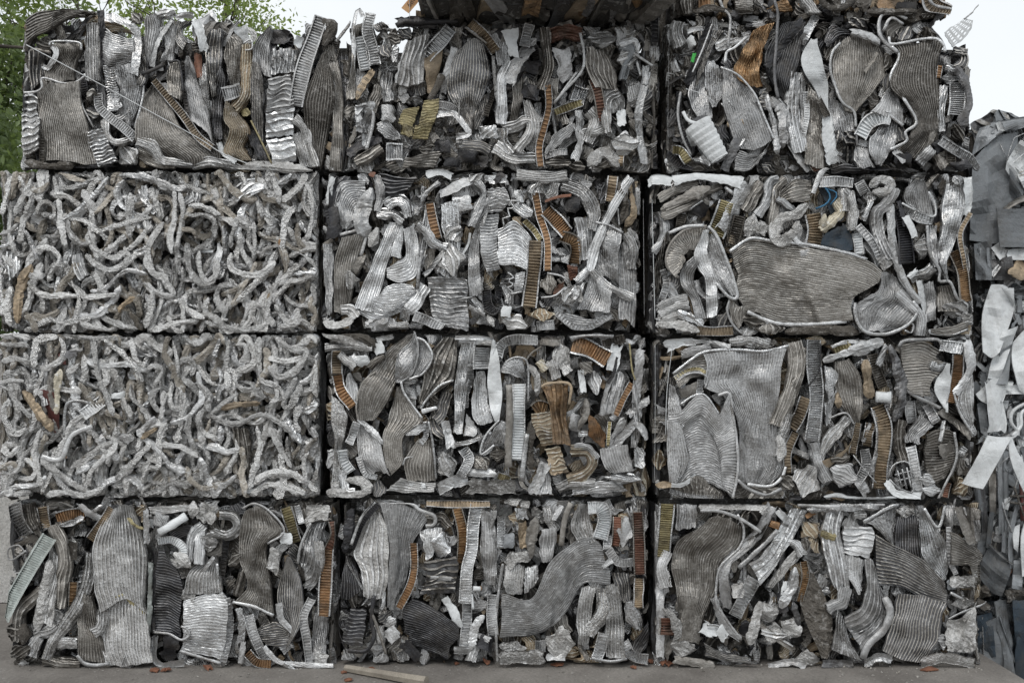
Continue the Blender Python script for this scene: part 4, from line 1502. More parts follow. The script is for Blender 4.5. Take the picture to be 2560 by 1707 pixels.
R3C3 = '''
P e -6 60: 160,110 165,400 160,700 150,1010
P w 5 72: 220,122 300,90 410,72
S9 a 4: 330,90 420,60 500,85 / 380,130 450,100 510,120
P a 4 56: 320,175 400,150 512,125
P l 4 42: 500,95 640,125
R c 4 54: 640,95 760,80 900,112
R c 4 50: 680,55 780,100 900,60
C2 c 4: 860,100 60,36
S36 a 2: 470,165 500,250 480,380 600,440 690,600 705,1000 / 620,150 620,300 650,480 720,650 740,1010 / 800,150 780,400 790,650 810,1015 / 1015,130 975,300 950,600 950,760 1000,890 910,1020
T l 5 26: 268,300 380,212 490,152 700,142 860,152 1025,115
T l 5 24: 755,1020 900,1032 975,980 1005,905
S9 b 3: 270,305 380,212 490,165 / 290,350 380,260 500,240 / 310,400 390,330 500,320
K1 b 1: 310,400 320,460 / 440,340 430,440
F12 y 6 30: 280,330 350,280 430,265 485,290
T a 6 20: 290,352 370,300 450,295 497,330 480,395
F6 l 4 44: 450,335 440,445
S34 a 3: 240,560 320,545 390,475 460,445 545,530 580,570 640,430 / 240,650 330,620 420,560 490,520 560,640 610,690 660,600 / 250,760 330,690 400,720 480,640 590,760 680,780 / 290,1000 400,880 530,740 600,930 690,940 / 330,1010 420,960 560,930 600,1020 680,1030 / 400,970 480,1000 600,1060 655,1110
T l 6 20: 318,500 400,445 480,440 570,560
T a 6 22: 565,440 640,428 660,560 692,780 692,950 660,1112
F36 b 5 24: 640,480 668,640 680,800 682,1000
S10 a 2: 245,370 240,540 228,610 / 265,375 285,540 270,600 / 280,380 330,540 312,565
S13 a 4: 238,600 230,800 250,1005 / 285,620 270,820 290,1010 / 330,640 375,860 310,1005
P w 6 26: 275,870 280,985
S13 b 4: 250,1050 260,1070 / 410,965 400,1100 / 500,1010 500,1110 / 595,1090 590,1115
F28 a 5 26: 245,1060 400,1100 600,1110
S2 t 1: 150,1020 200,1000 270,1010 / 170,1045 280,1040
P w 5 28: 260,1025 340,1020 415,955
C0 l 4: 290,650 50,50
R b 4 84: 1060,90 1080,200 1060,330 1010,480 955,640
R b 3 60: 1110,130 1100,300 1040,440
R c 3 60: 1030,560 990,680 960,840
R c 3 44: 960,700 980,800 960,870
F44 l 6 94: 1190,75 1190,250 1210,430 1200,600 1180,740
F12 t 5 82: 1140,455 1100,560 1045,660
F14 t 3 56: 1070,680 1020,800 1020,950
W d 9 10: 1240,100 1230,270 1160,380
F6 y 4 70: 1320,145 1430,108
P l 4 26: 1305,122 1400,90 1530,90
R l 5 56: 1250,210 1400,160 1640,85
S9 b 3: 1330,220 1330,400 1400,560 1470,645 / 1390,210 1420,400 1450,540 1475,640 / 1430,200 1500,320 1505,520 1485,645
R t 2 40: 1340,420 1350,520
S8 l 3: 1260,250 1270,400 1280,490 / 1310,260 1300,400 1285,490 / 1350,300 1320,400 1290,480
S6 l 2: 1260,500 1270,640 / 1340,400 1290,620
R t 3 64: 1530,210 1540,320 1560,460
P l 4 54: 1500,230 1560,230
F14 k 3 66: 1570,170 1600,280 1640,385
P a 4 40: 1660,110 1610,245
T w 6 84: 1600,450 1700,455
R e 4 60: 1690,110 1740,280 1765,450 1710,610
S19 b 2: 1750,110 1900,90 2020,150 / 1765,200 1900,200 1985,190 / 1770,290 1900,290 2050,250 / 1780,370 1890,390 1960,350 / 1840,430 1900,440 1960,450
T a 5 32: 1745,130 1780,85 1900,76 2000,76 2025,105
T a 5 32: 1765,370 1850,440 1950,490 2020,525
R l 4 34: 1980,220 1975,260 2060,240
F8 l 5 76: 2010,110 2165,132
F24 o 3 78: 2135,175 2125,300 2095,490
S0 w 5: 2080,230 1990,340 1985,430 2055,550 / 2085,230 2030,350 2030,430 2060,550 / 2092,230 2085,350 2072,480 2065,550
P l 4 56: 2185,80 2220,220 2170,350 2110,425
S12 l 4: 2200,320 2110,430 2150,560 2215,645 / 2220,320 2180,430 2200,560 2220,645 / 2235,300 2238,450 2225,645
T l 6 20: 2105,420 2150,560 2240,700
F8 l 3 40: 2180,590 2220,650 2245,700
F30 t 5 100: 1605,505 1650,640 1650,780 1630,900 1615,1050
F10 t 4 66: 1560,620 1535,770
P a 5 30: 1570,540 1615,680 1570,960
P a 4 30: 1555,620 1510,740
K3 c 3: 1400,570 1260,710 1215,870 / 1440,600 1330,740 1230,880
K2 t 4: 1470,640 1400,790 1240,870 / 1470,660 1400,810 1250,940
T a 5 16: 1285,590 1400,555 1455,630
R l 4 64: 1190,750 1220,880 1285,1005
F16 l 5 66: 1520,790 1530,900 1470,1020
C8 c 4: 1150,1000 90,110
C8 a 4: 1390,960 90,90
C0 k 2: 1370,850 60,60
F13 l 4 60: 1820,475 1830,620
R k 3 66: 1770,600 1750,760 1785,870
S8 a 4: 1880,580 1790,700 1790,740 / 1920,590 1840,700 1840,750 / 1970,640 1880,720 1890,760
F14 l 4 66: 1820,770 1850,900 1870,1070
F6 a 4 60: 1920,500 1995,615
S18 k 3: 1930,700 2020,660 2115,680 / 1920,800 2010,800 2115,760 / 1920,900 2000,920 2105,860 / 1960,1010 2010,1010 2060,960
T a 5 22: 2110,680 2125,850 2060,1000 2000,1115
P b 5 52: 2020,540 2120,620 2230,710
P a 4 30: 2040,600 2020,740
W l 6 13: 1680,980 1700,910 1750,875 1810,880 1840,960
W l 6 13: 1690,990 1740,1040 1830,1075 1845,1050
W l 6 12: 1720,960 1840,930
W l 6 12: 1730,1000 1850,970
W l 7 12: 1770,920 1800,1050
W l 7 12: 1740,930 1770,1050
W l 7 12: 1800,910 1830,1040
P w 5 34: 1260,1112 1340,1090 1420,1112 1600,1122 1730,1110
P l 5 66: 1480,985 1540,1085
P w 5 44: 1670,1000 1730,1080 1890,1095
C0 l 4: 1935,1000 50,46
C0 l 4: 1960,1060 60,40
C0 b 4: 1010,1010 60,60
P d 5 34: 1030,1110 1110,1110
S3 b 4: 700,1000 780,1060 760,1110 / 800,1040 880,1070 900,1110 / 960,1040 1000,1070 970,1110
T a 5 30: 690,990 760,1050 880,1090 980,1050
W l 7 9: 1450,830 1520,920 1600,1010
F14 t 3 50: 1480,620 1460,720 1440,820
F8 r 3 44: 2065,1010 2045,1105
C2 b 3: 2060,800 60,60
R l 4 60: 2140,800 2180,820
W w 5 5: 270,80 230,400 220,700
W w 5 5: 150,110 150,600 140,1000
'''
R4C1 = '''
F12 a 2 92: 75,50 110,150 175,260
R k 1 70: 180,50 200,150 230,220
F10 t 2 76: 275,70 300,210
F12 o 4 86: 370,150 460,122 555,120
P a 4 40: 360,185 450,175 540,140
P a 4 40: 515,55 580,110 655,145
T a 4 34: 610,100 672,50
F18 t 4 66: 725,75 670,170 590,285
F40 z 6 88: 315,265 230,400 120,590 50,720 8,810
T a 3 14: 160,360 120,320 60,340 45,390 80,415 170,355
R b 3 72: 340,190 400,330 425,450 400,560 375,730
R c 4 74: 330,420 300,600 265,720 240,880
R b 3 64: 290,590 200,680 130,770 110,950
R c 4 66: 220,905 290,890 360,850
R k 2 62: 160,830 150,960
R l 4 64: 240,930 195,1045
R c 4 64: 585,370 570,560 520,720 420,850 330,980 295,1070
R c 3 58: 360,960 500,960
S5 c 3: 330,330 300,480 250,620 220,800 / 400,420 380,560 350,720 330,860
C2 c 3: 350,800 60,90
C0 k 1: 120,1020 70,50 / 80,880 50,60
C0 d 0: 200,1000 70,60
R b 3 60: 280,1060 400,1090 520,1090
F18 g -1 56: 480,560 472,760 485,980
P k 3 54: 470,300 475,420
S15 c 3: 730,90 650,200 600,350 610,600 650,760 / 790,60 730,300 720,500 720,720 / 820,60 810,300 820,500 820,680 / 855,60 930,250 955,450 942,680 955,770
S14 c 4: 690,690 660,850 660,980 700,1100 / 770,660 750,850 750,980 770,1110 / 860,690 880,850 880,980 870,1110 / 950,760 962,900 985,1085
R y 5 22: 690,690 800,650 880,710 945,770
R y 5 20: 830,140 880,190 940,215
S11 b 3: 540,640 510,800 508,1060 / 580,650 570,850 580,1075 / 600,640 640,850 700,1090
T l 5 30: 500,1040 545,1090 620,1105 710,1095
R c 5 56: 670,740 655,850 600,900
R c 4 60: 820,1120 850,1060 980,1050
P a 3 40: 950,90 955,200 960,310
S6 c 3: 970,75 1100,60 1235,60 / 980,112 1100,115 1230,95
C8 a 3: 1045,155 60,56
P w 5 30: 985,150 990,205
T w 5 68: 1035,240 1120,190 1215,130
S6 d 1: 1100,240 1180,200 1265,190 / 1150,300 1200,270 1265,235
F16 w 5 52: 1030,295 1120,285 1185,330 1195,395
R c 4 62: 1140,370 1190,410 1235,460
C2 c 4: 1150,440 50,44
P z 5 32: 985,430 980,650 968,890
P d 4 24: 1012,360 1000,890
S30 d 3: 1020,370 1060,370 1100,430 / 1015,500 1080,480 1175,525 / 1010,650 1090,640 1185,660 / 1005,780 1090,770 1175,800 / 1005,890 1100,890 1180,930
T l 6 20: 1005,890 1100,900 1180,940 1232,910 1220,870 1180,850
C0 d 4: 1120,960 66,56
S5 l 3: 1325,190 1275,290 1265,440 / 1345,190 1340,330 1330,450
R l 4 52: 1325,185 1260,260 1225,420
S11 c 3: 1380,400 1230,500 1195,640 / 1390,400 1300,520 1280,640 / 1410,390 1380,520 1370,640 / 1420,400 1440,540 1445,630
P l 5 24: 1390,400 1290,540
C2 c 4: 1230,650 55,50
F14 d 4 44: 1480,240 1465,400 1440,570
T l 4 26: 1415,440 1430,600 1475,665
S22 l 3: 1200,685 1340,640 1455,640 / 1190,780 1350,770 1485,760 / 1200,900 1350,900 1475,890 / 1180,1005 1300,1030 1450,1060
F22 l 5 44: 1480,665 1505,820 1490,960 1450,1095
T l 5 26: 1175,1010 1300,1050 1440,1095
P l 4 42: 1010,910 1008,1050 1060,1105 1200,1090
R c 5 48: 1390,240 1490,255 1550,205 1520,135 1430,120
C2 c 3: 1260,90 40,60
C2 c 3: 1330,110 54,66
R c 3 50: 1390,90 1370,180
C0 c 2: 1370,300 60,70
S20 b 3: 1600,95 1570,200 1565,400 1620,590 1530,690 / 1660,70 1640,240 1640,440 1670,620 1600,710 / 1720,70 1740,250 1700,400 1730,620 1690,740 / 1770,110 1852,240 1740,310 1755,480 1775,640 1785,765
T a 5 20: 1585,80 1660,50 1760,100 1855,230 1745,312
T l 5 28: 1520,690 1650,720 1785,780
P k 2 60: 1590,500 1550,650
T b 3 24: 1590,480 1540,650
F14 y 3 78: 1865,75 1900,180 1935,300
F8 l 3 40: 1940,60 1970,180
C0 w 4: 1870,275 52,44
S12 e 3: 1875,395 1830,540 1815,700 1890,860 1900,905 / 1890,400 1880,560 1870,700 1910,850 / 1895,400 1960,560 1985,750 1930,900 1865,1015
P l 5 40: 1820,700 1840,800 1915,890
R l 4 50: 1900,960 1840,1010
C2 c 3: 1790,420 50,100
S11 e 4: 1680,870 1800,820 1890,880 / 1690,920 1800,890 1895,930 / 1740,970 1830,990 1905,965
S6 a 3: 2030,180 1960,320 1945,440 / 2080,170 2020,330 1990,500 / 2135,170 2085,330 2075,560 1990,605
R c 4 50: 2080,300 2080,480 2000,600
T a 5 22: 2030,175 1965,320 1945,440
C2 c 4: 2070,110 85,66
S2 c 3: 1985,160 2060,80 2150,60 / 2000,200 2090,130 2160,100
F9 r 6 58: 2170,165 2182,260 2145,350
F24 o 6 86: 2140,345 2130,500 2120,640 2112,785
P l 5 44: 2090,785 2090,865
F22 l 5 54: 2035,670 1980,790 2000,920 2022,1095
F20 l 4 66: 1620,775 1660,920 1765,1110
F12 o 4 66: 1615,1020 1680,1085 1770,1100
P l 5 50: 1560,735 1580,840 1570,955
P a 4 40: 1590,950 1570,1090
P l 6 38: 1725,980 1800,1070 1900,1095 2180,1110
P l 6 28: 1850,1095 1950,1150 2080,1172
S7 a 2: 2060,760 2040,900 2030,1070 / 2100,770 2080,900 2080,1070 / 2145,800 2130,900 2125,1070
C2 c 3: 2090,1060 60,44
C0 k 1: 1540,420 50,60
W d 4 7: 2200,800 2195,900 2230,1000
C0 d -1: 1100,1030 60,50
'''
R4C2 = '''
F22 d 4 50: 375,45 280,160 205,340
T l 6 24: 360,38 270,140 200,320
R d 2 46: 210,80 180,250 160,370
S5 c 2: 330,110 220,350 270,500 280,650 / 370,100 340,350 350,500 340,670 / 390,110 440,250 442,500 410,670
S22 a 3: 390,50 450,280 450,450 435,725 / 500,50 500,280 490,470 455,735 / 640,90 570,260 540,470 480,735 / 740,125 625,260 590,420 555,570 485,660
T l 5 30: 390,40 580,40 650,90 745,130 745,185 690,195
F26 o 6 54: 610,305 615,450 590,580 515,730
S10 d 3: 170,390 140,540 135,660 / 190,400 180,540 180,675 / 200,400 250,520 272,610
P l 5 14: 175,430 240,540 275,610
S9 d 3: 200,735 300,745 / 170,850 295,850 / 135,960 270,985
T d 5 34: 350,650 335,800 350,920 300,1010 180,1010
T b 5 24: 330,750 380,870 430,1030
C2 c 3: 410,720 30,66
C2 l 4: 470,900 50,66
C0 l 4: 460,830 40,50
R c 3 50: 390,850 400,960
S6 l 4: 650,230 680,330 695,420 / 720,210 720,320 700,420 / 800,200 770,320 720,410
C2 l 3: 790,320 66,90
R k 2 54: 700,160 790,140 850,200
S6 e 4: 680,430 880,400 / 690,500 905,460 / 690,570 890,550 / 650,640 885,630
P l 5 24: 720,530 860,540
F20 g 4 66: 895,80 930,220 930,340 920,440
F36 l 5 82: 1022,55 1000,200 990,350 960,480 945,700
F22 t 4 50: 695,42 850,50 1110,50
S26 d 4: 600,670 750,740 905,860 / 540,750 700,820 905,930 / 560,860 700,920 850,985 / 600,970 740,1020 835,1065
P w 5 56: 815,660 870,750 905,855
P d 5 64: 540,960 590,1000 645,1065
F14 l 4 66: 960,690 960,800 940,1000
T w 5 20: 990,640 1000,740
R l 5 48: 1070,780 1010,860 985,1000
P l 4 44: 870,1010 990,1010
R l 4 54: 1010,970 980,1080
C0 d 3: 1080,960 54,66
P a 3 40: 1020,900 1110,940
F18 l 4 66: 1125,640 1120,780 1132,910
T a 5 22: 1195,440 1170,600 1150,850 1160,1085
S7 a 3: 1060,90 1050,350 1075,570 / 1090,100 1100,350 1110,580 / 1120,110 1165,350 1145,570
R c 3 40: 1130,90 1110,230 1140,300
F12 l 4 54: 1185,130 1182,340
C0 p 3: 1230,290 50,60
C2 c 3: 1250,420 50,60
P l 4 74: 1310,80 1325,155
P t 3 56: 1320,170 1330,340
R b 3 56: 1410,140 1380,280 1380,400
S6 a 4: 1450,220 1430,330 1450,430 / 1500,210 1480,330 1480,430 / 1545,200 1545,300 1505,425
P l 5 20: 1440,210 1520,265
T b 5 46: 1640,45 1600,150 1575,325
R c 4 50: 1480,70 1500,150 1550,225
P a 4 36: 1580,60 1525,155
C2 c 3: 1260,30 60,40
C2 c 3: 1340,40 40,44
S8 c 3: 1690,50 1640,200 1690,300 / 1720,50 1710,200 1740,300 / 1745,60 1780,200 1805,305
F20 w 5 96: 1750,70 1830,70 1860,150 1830,280
S24 a 4: 1180,650 1380,675 1500,450 1680,285 1770,270 / 1185,720 1390,720 1530,510 1690,340 1840,330 / 1185,800 1400,790 1560,600 1700,440 1870,430 / 1180,880 1430,860 1600,680 1720,520 1895,500 / 1175,925 1450,890 1620,740 1720,575 1895,580
S9 c 2: 1210,460 1200,560 1220,640 / 1280,450 1280,550 1290,640 / 1340,460 1330,560 1320,640
S5 l 3: 1340,470 1335,640 / 1380,460 1380,600 / 1425,450 1425,550
C2 c 4: 1310,400 80,44
P c 4 92: 1180,1060 1300,1050 1460,1060
C2 c 3: 1260,990 90,46
F6 l 4 76: 1405,980 1475,980
C2 c 3: 1570,960 100,110
C2 l 4: 1540,1050 80,30
S5 c 4: 1710,600 1680,780 1690,965 / 1760,590 1730,780 1730,970 / 1805,600 1775,750 1750,960
R c 4 80: 1845,610 1850,760 1750,900
S6 c 4: 1870,590 1868,800 1868,1050 / 1910,580 1920,800 1930,1060 / 1950,590 1985,830 1995,1065
T l 5 26: 1775,1060 1900,1080 2005,1062
F10 l 5 76: 1855,895 1830,1000 1800,1075
F12 r 5 62: 1945,135 1942,250 1930,325
F8 l 3 54: 1880,255 1875,350
F12 l 5 56: 1885,350 1950,430 2055,430
C2 l 4: 1990,230 50,100
F26 r 5 76: 2075,105 2085,300 2092,510
F14 t 4 66: 2085,535 2080,730
S8 a 4: 1990,700 2000,800 2060,870 / 2020,690 2060,800 2080,870 / 2045,680 2105,800 2105,875
S10 d 3: 2150,820 2060,950 2030,1020 / 2160,860 2100,960 2060,1030 / 2175,900 2150,960 2090,1040
F12 l 4 66: 1985,950 2040,1040 2150,1070
S6 e 1: 1900,500 1930,600 1960,690 / 1960,500 1980,600 2000,690 / 2020,500 2030,600 2035,680
P l 5 40: 1840,460 1910,420
T w 6 40: 1000,605 1050,605
C0 o 6: 1050,605 10,16
P l 4 26: 420,620 415,700 400,740
W d 6 7: 120,350 110,800 170,1030
'''
R4C3 = '''
F24 y 5 98: 178,50 168,200 160,300 150,400
F12 y 4 52: 140,430 165,500 180,590
R a 5 62: 180,360 140,470 165,600
S7 a 2: 240,60 238,220 / 300,50 300,215 / 375,60 362,205
F6 r 5 112: 180,795 180,905
R c 6 44: 150,735 220,800 255,900 220,950
P b 3 90: 185,910 150,1050
P a 0 60: 115,100 112,400 130,700 130,1050
S6 a 1: 100,50 110,250 / 130,60 130,260
S28 b 3: 420,185 240,310 205,450 250,700 245,960 / 480,140 330,300 290,460 280,720 270,950 / 560,140 450,300 390,480 330,720 305,950 / 665,200 645,330 530,430 505,600 420,780 385,970
T l 5 28: 395,95 520,100 660,150 790,235
T a 6 22: 640,120 680,220 655,330 520,480 500,690 540,770 665,940
C2 c 4: 280,990 90,66
P b 5 54: 220,1065 330,1080 485,1105
P a 5 70: 870,60 760,250 600,400 550,520 570,730
T a 5 42: 905,225 780,350 645,470
F14 k 3 66: 875,185 770,285
P c 4 54: 385,60 600,62 830,72
R c 4 44: 820,80 790,110
T a 5 42: 1035,52 1300,70 1600,48
R a 4 44: 1090,85 1400,70 1560,80
P o 3 34: 1085,135 1160,92
P o 3 44: 850,175 910,195
P l 4 44: 900,90 960,160
S3 l 5: 990,75 920,200 815,380 715,440 / 1040,80 970,230 880,400 760,510 / 1095,90 1005,270 885,480 790,585
F12 l 6 86: 752,540 690,650 620,785
S2 c 3: 1010,350 900,480 825,595 / 1040,400 950,510 870,600
R l 4 50: 880,300 1000,300 1070,390
P w 5 92: 405,850 505,900
C0 w 4: 540,890 40,66
T l 5 20: 440,840 520,850 575,930
P a 5 50: 480,660 560,850 660,935
S8 e 3: 420,960 540,1020 710,1060 / 430,1000 560,1060 730,1085 / 430,1045 600,1085 765,1095
R c 5 62: 790,690 760,830 725,970
C2 c 3: 840,760 76,70
C0 c 4: 880,900 80,70
P b 6 36: 785,835 880,920 1005,1005
P l 5 12: 790,825 890,910 1005,985
F20 g 5 50: 1070,425 1085,540 1045,690
K0 k 3: 1100,490 1050,680 1110,880 1190,1060 / 1120,500 1140,680 1190,880 1220,1060 / 1135,500 1205,650 1255,800 1255,1000
P w 5 34: 948,555 935,645
P d 4 66: 920,620 940,760
R l 4 56: 1020,465 990,600 920,730
R e 3 46: 1000,690 1040,850
C2 c 3: 640,620 50,60
S4 l 4: 1220,90 1190,260 1240,500 1270,590 / 1270,90 1240,260 1300,500 1320,660 / 1335,90 1310,250 1365,500 1370,660 1290,750
R y 6 34: 1190,245 1280,275
S5 l 5: 1330,195 1520,205 / 1330,290 1535,290 / 1330,370 1500,410
S9 a 4: 1480,420 1490,620 1450,740 1380,780 1345,790 / 1530,420 1545,700 1500,830 1420,870 1345,850 / 1560,560 1605,760 1560,880 1480,940 1430,960 / 1600,650 1648,760 1610,880 1500,980 1450,1050
T a 5 64: 1600,660 1640,760 1600,870 1500,970 1460,1060
S6 a 5: 1300,740 1280,900 1255,1000 / 1330,800 1330,920 1370,1050 / 1350,850 1380,960 1480,1085
R l 5 62: 1230,740 1320,690 1350,600
S6 l 4: 1350,380 1350,500 1440,650 / 1400,390 1410,540 1445,640 / 1465,420 1450,560 1450,600
R c 4 50: 1400,120 1480,110
S10 a 3: 1490,170 1560,220 1640,315 / 1580,120 1610,200 1650,310 / 1670,80 1665,200 1660,320
T l 5 36: 1465,172 1580,100 1690,50
S10 d 2: 1690,130 1670,330 1700,420 / 1740,120 1740,330 1760,420 / 1810,130 1830,380 1850,420
C2 c 3: 1740,100 60,44
S14 e 4: 1535,255 1700,340 1850,420 1995,560 / 1545,400 1700,430 1850,520 2010,640 / 1550,580 1700,590 1850,660 2005,700
S17 e 4: 1690,640 1660,800 1590,1010 / 1770,640 1800,750 1750,900 1680,1060 / 1880,660 1900,800 1860,980 1780,1080 / 2005,700 1965,850 1950,960 1850,1075
S18 l 4: 1820,60 1835,250 1855,400 1985,560 / 1840,60 1890,240 1920,400 1995,540 / 1855,60 1940,190 2000,300 2012,480
F18 l 5 26: 1812,55 1835,280 1860,420 1985,555
T l 5 24: 1860,80 1950,205 2000,55
S13 b 3: 2040,230 2130,290 2225,350 / 2040,340 2140,370 2235,410 / 2040,450 2130,450 2200,465
P b 4 60: 2080,70 2130,200 2175,315
F14 a 4 34: 2020,200 2020,400 2065,510
S6 a 2: 1990,60 2000,180 / 2060,60 2040,240
C2 c 4: 2110,560 100,46
C0 p 3: 2040,580 36,40
T l 6 18: 2015,805 2150,745 2290,690
T l 5 26: 2030,630 2110,672
P a 4 18: 2170,600 2180,740
S0 c 3: 2010,815 2000,920 2010,1010 / 2110,790 2110,920 2110,1020 / 2210,700 2200,900 2195,1005
P c 4 64: 1835,1085 2000,1060 2190,1095
C2 c 4: 2110,700 70,44
P w 6 26: 1655,835 1745,785
P l 5 54: 1470,1095 1560,1050 1645,1068
P e 3 54: 1190,1095 1390,1095
P a 5 44: 840,1110 1000,1080 1080,1122
C0 l 4: 1985,950 34,50
C2 c 3: 990,860 80,80
C2 c 3: 1100,1060 80,50
C0 d 2: 700,870 60,60
W l 7 8: 20,1020 100,1080
'''
TOPC3 = '''
F12 t 5 116: 1890,-40 1925,40 2050,90
T l 6 24: 1880,-60 1920,30 2060,60
F4 o 4 90: 380,20 460,20
S4 k 3: 260,-60 270,40 290,110 / 360,-60 350,30 340,100
P k 4 60: 350,90 470,60 600,90
S8 b 4: 620,0 740,0 / 630,70 740,75
F5 t 3 100: 640,45 735,45
R c 4 60: 760,-40 800,30
S4 g 3: 880,20 960,-10 / 880,80 1000,70
R c 3 60: 1060,-30 1120,60 1150,110
C2 k 3: 1250,10 80,60
T k 4 50: 1170,-40 1220,40 1330,50 1400,-10
R l 4 44: 1330,-30 1340,40
C2 k 4: 1450,20 80,60
C2 g 3: 1620,30 80,50
C0 d 2: 1740,60 90,60
R k 3 60: 1480,80 1600,90 1800,80
C0 k 3: 1880,120 50,40
'''
RIGHT1 = '''
S0 p 2: 2432,400 2428,500 2424,600 / 2490,345 2500,450 2494,610 / 2545,330 2540,440 2520,590
S0 p 4: 2450,320 2440,345 2430,390 / 2500,306 2500,330 2470,360
P p 4 26: 2480,320 2560,306 2620,312
P w 6 16: 2497,306 2505,330
P s 5 10: 2462,366 2500,330 2545,310
K0 s 8: 2492,522 2496,570 2500,618 / 2540,522 2542,570 2545,618 / 2600,518 2604,570 2606,620
S0 w 4: 2552,350 2520,400 2515,425 / 2575,360 2560,420 2545,470
S0 w 4: 2540,430 2560,470 / 2600,380 2620,470
T w 6 4: 2530,410 2600,350
T w 6 4: 2528,408 2570,450
W l 5 2: 2515,410 2540,340 2600,330
W l 5 2: 2500,360 2530,400 2580,300
W m 6 2: 2548,440 2600,425
W m 6 2: 2548,432 2600,410
S0 s 2: 2525,420 2525,510 / 2560,480 2550,520
P b 5 14: 2512,524 2540,505 2600,480
S0 w 5: 2478,620 2500,650 / 2500,605 2515,640
S0 w 4: 2515,625 2520,650 / 2600,615 2610,650
P l 8 14: 2514,622 2500,660 2480,690
S2 s 2: 2435,610 2440,700 / 2480,600 2480,700
S2 e 2: 2478,650 2470,700 / 2530,640 2540,700
C2 t 4: 2550,675 30,24
P p 3 8: 2450,620 2452,690
P p 3 8: 2470,620 2474,680
'''
RIGHT2 = '''
S0 w 5: 2478,712 2455,790 2458,880 / 2510,712 2500,790 2480,895 / 2530,730 2535,775 2500,880
S0 w 4: 2505,720 2530,760 / 2535,720 2536,780
S0 w 4: 2505,830 2480,900 2466,960 / 2545,815 2520,890 2495,960
S0 p 3: 2500,880 2490,960 / 2530,860 2520,960
S0 w 5: 2533,855 2530,900 2548,975 / 2570,815 2580,900 2570,990
S0 w 4: 2440,985 2450,1000 2470,1010 / 2480,950 2485,975 2500,985
P w 6 50: 2486,950 2490,1010 2494,1080
P w 5 30: 2470,960 2530,970
S0 w 4: 2500,965 2560,960 / 2510,985 2570,985
W s 7 2: 2478,1005 2520,1006
W s 7 2: 2495,1020 2494,1060
S0 p 3: 2443,1010 2452,1080 / 2465,1000 2470,1095
K0 w 45: 2470,1088 2440,1150 2405,1208 / 2497,1092 2465,1160 2430,1216 / 2530,1092 2492,1160 2458,1222
K0 w 42: 2530,1092 2545,1130 2575,1180 / 2520,1105 2530,1160 2560,1230
T w 14 10: 2580,1000 2535,1025 2528,1055 2545,1080 2530,1095
T w 14 10: 2590,1010 2555,1030 2552,1065 2530,1090
T q 3 12: 2552,1170 2556,1300
T k 5 8: 2525,1240 2570,1240
T k 5 8: 2525,1255 2570,1262
T k 5 6: 2535,1215 2560,1290
S0 b 1: 2470,1150 2475,1280 / 2490,1150 2490,1285
P p 2 16: 2500,1120 2505,1330
P s 2 16: 2440,1200 2450,1280
P p 2 14: 2515,1180 2510,1380
P p 1 14: 2440,1260 2445,1330
P e 2 14: 2455,1220 2465,1350
P s 3 12: 2480,1280 2470,1370
P p 3 12: 2545,1250 2525,1350 2530,1420
T l 4 6: 2552,1175 2530,1240 2510,1270 2530,1330
S0 s 5: 2475,1362 2455,1400 2445,1440 / 2505,1385 2490,1430 2480,1480 / 2532,1412 2520,1450 2505,1490
P l 6 4: 2475,1360 2505,1390 2532,1410
S0 s 3: 2440,1340 2445,1390 / 2470,1330 2465,1385
S0 w 5: 2505,1250 2508,1270 / 2530,1240 2520,1275
S0 w 4: 2530,1320 2535,1370 / 2550,1310 2545,1380
S0 w 4: 2560,1310 2552,1350 2556,1440 / 2590,1300 2600,1350 2590,1440
S0 p 3: 2535,1400 2530,1470 / 2560,1400 2555,1475
P r 5 8: 2520,1440 2530,1420
C2 k 3: 2450,1480 30,20
C2 k 3: 2540,1490 30,20
W l 5 2: 2500,1160 2530,1140 2560,1180
W l 5 2: 2420,1010 2440,1050
'''
RIGHT3 = '''
S2 n 1: 2436,1540 2440,1620 2450,1650 / 2480,1530 2490,1640
K0 s 2: 2450,1560 2450,1650 / 2500,1540 2510,1680
P s 3 30: 2500,1500 2520,1640 2530,1720
P n 3 30: 2560,1520 2550,1700
P p 4 4: 2500,1540 2540,1660
P l 4 3: 2456,1540 2460,1650
S2 n 2: 2530,1500 2540,1620 2540,1720 / 2600,1500 2610,1720
P k 4 20: 2440,1500 2470,1520
'''
# ------------------------------------------------------------------ ground
def simple_mat(name, c0, c1, scale, rough=.85, bump=.3, dist=.01, detail=8, p0=.35, p1=.65, specks=None):
    m, t, b = new_mat(name)
    tc = node(t, 'ShaderNodeTexCoord').outputs['Object']
    n1 = node(t, 'ShaderNodeTexNoise', {'Vector': tc, 'Scale': scale, 'Detail': float(detail), 'Roughness': .62}).outputs['Fac']
    n2 = node(t, 'ShaderNodeTexNoise', {'Vector': tc, 'Scale': scale * 26, 'Detail': 4.0, 'Roughness': .7}).outputs['Fac']
    c = ramp(t, n1, p0, p1, (*c0, 1), (*c1, 1))
    g = ramp(t, n2, .3, .7, (.72, .72, .72, 1), (1.2, 1.2, 1.2, 1))
    c = mixc(t, 1.0, c, g, 'MULTIPLY')
    if specks:
        n3 = node(t, 'ShaderNodeTexNoise', {'Vector': tc, 'Scale': 55.0, 'Detail': 2.0}).outputs['Fac']
        c = mixc(t, ramp(t, n3, .70, .73), c, (*specks, 1))
    t.links.new(c, b.inputs['Base Color'])
    b.inputs['Roughness'].default_value = rough
    h = node(t, 'ShaderNodeMath', {0: n1, 1: n2}, operation='ADD').outputs[0]
    t.links.new(node(t, 'ShaderNodeBump', {'Height': h, 'Strength': bump, 'Distance': dist}).outputs[0], b.inputs['Normal'])
    return m

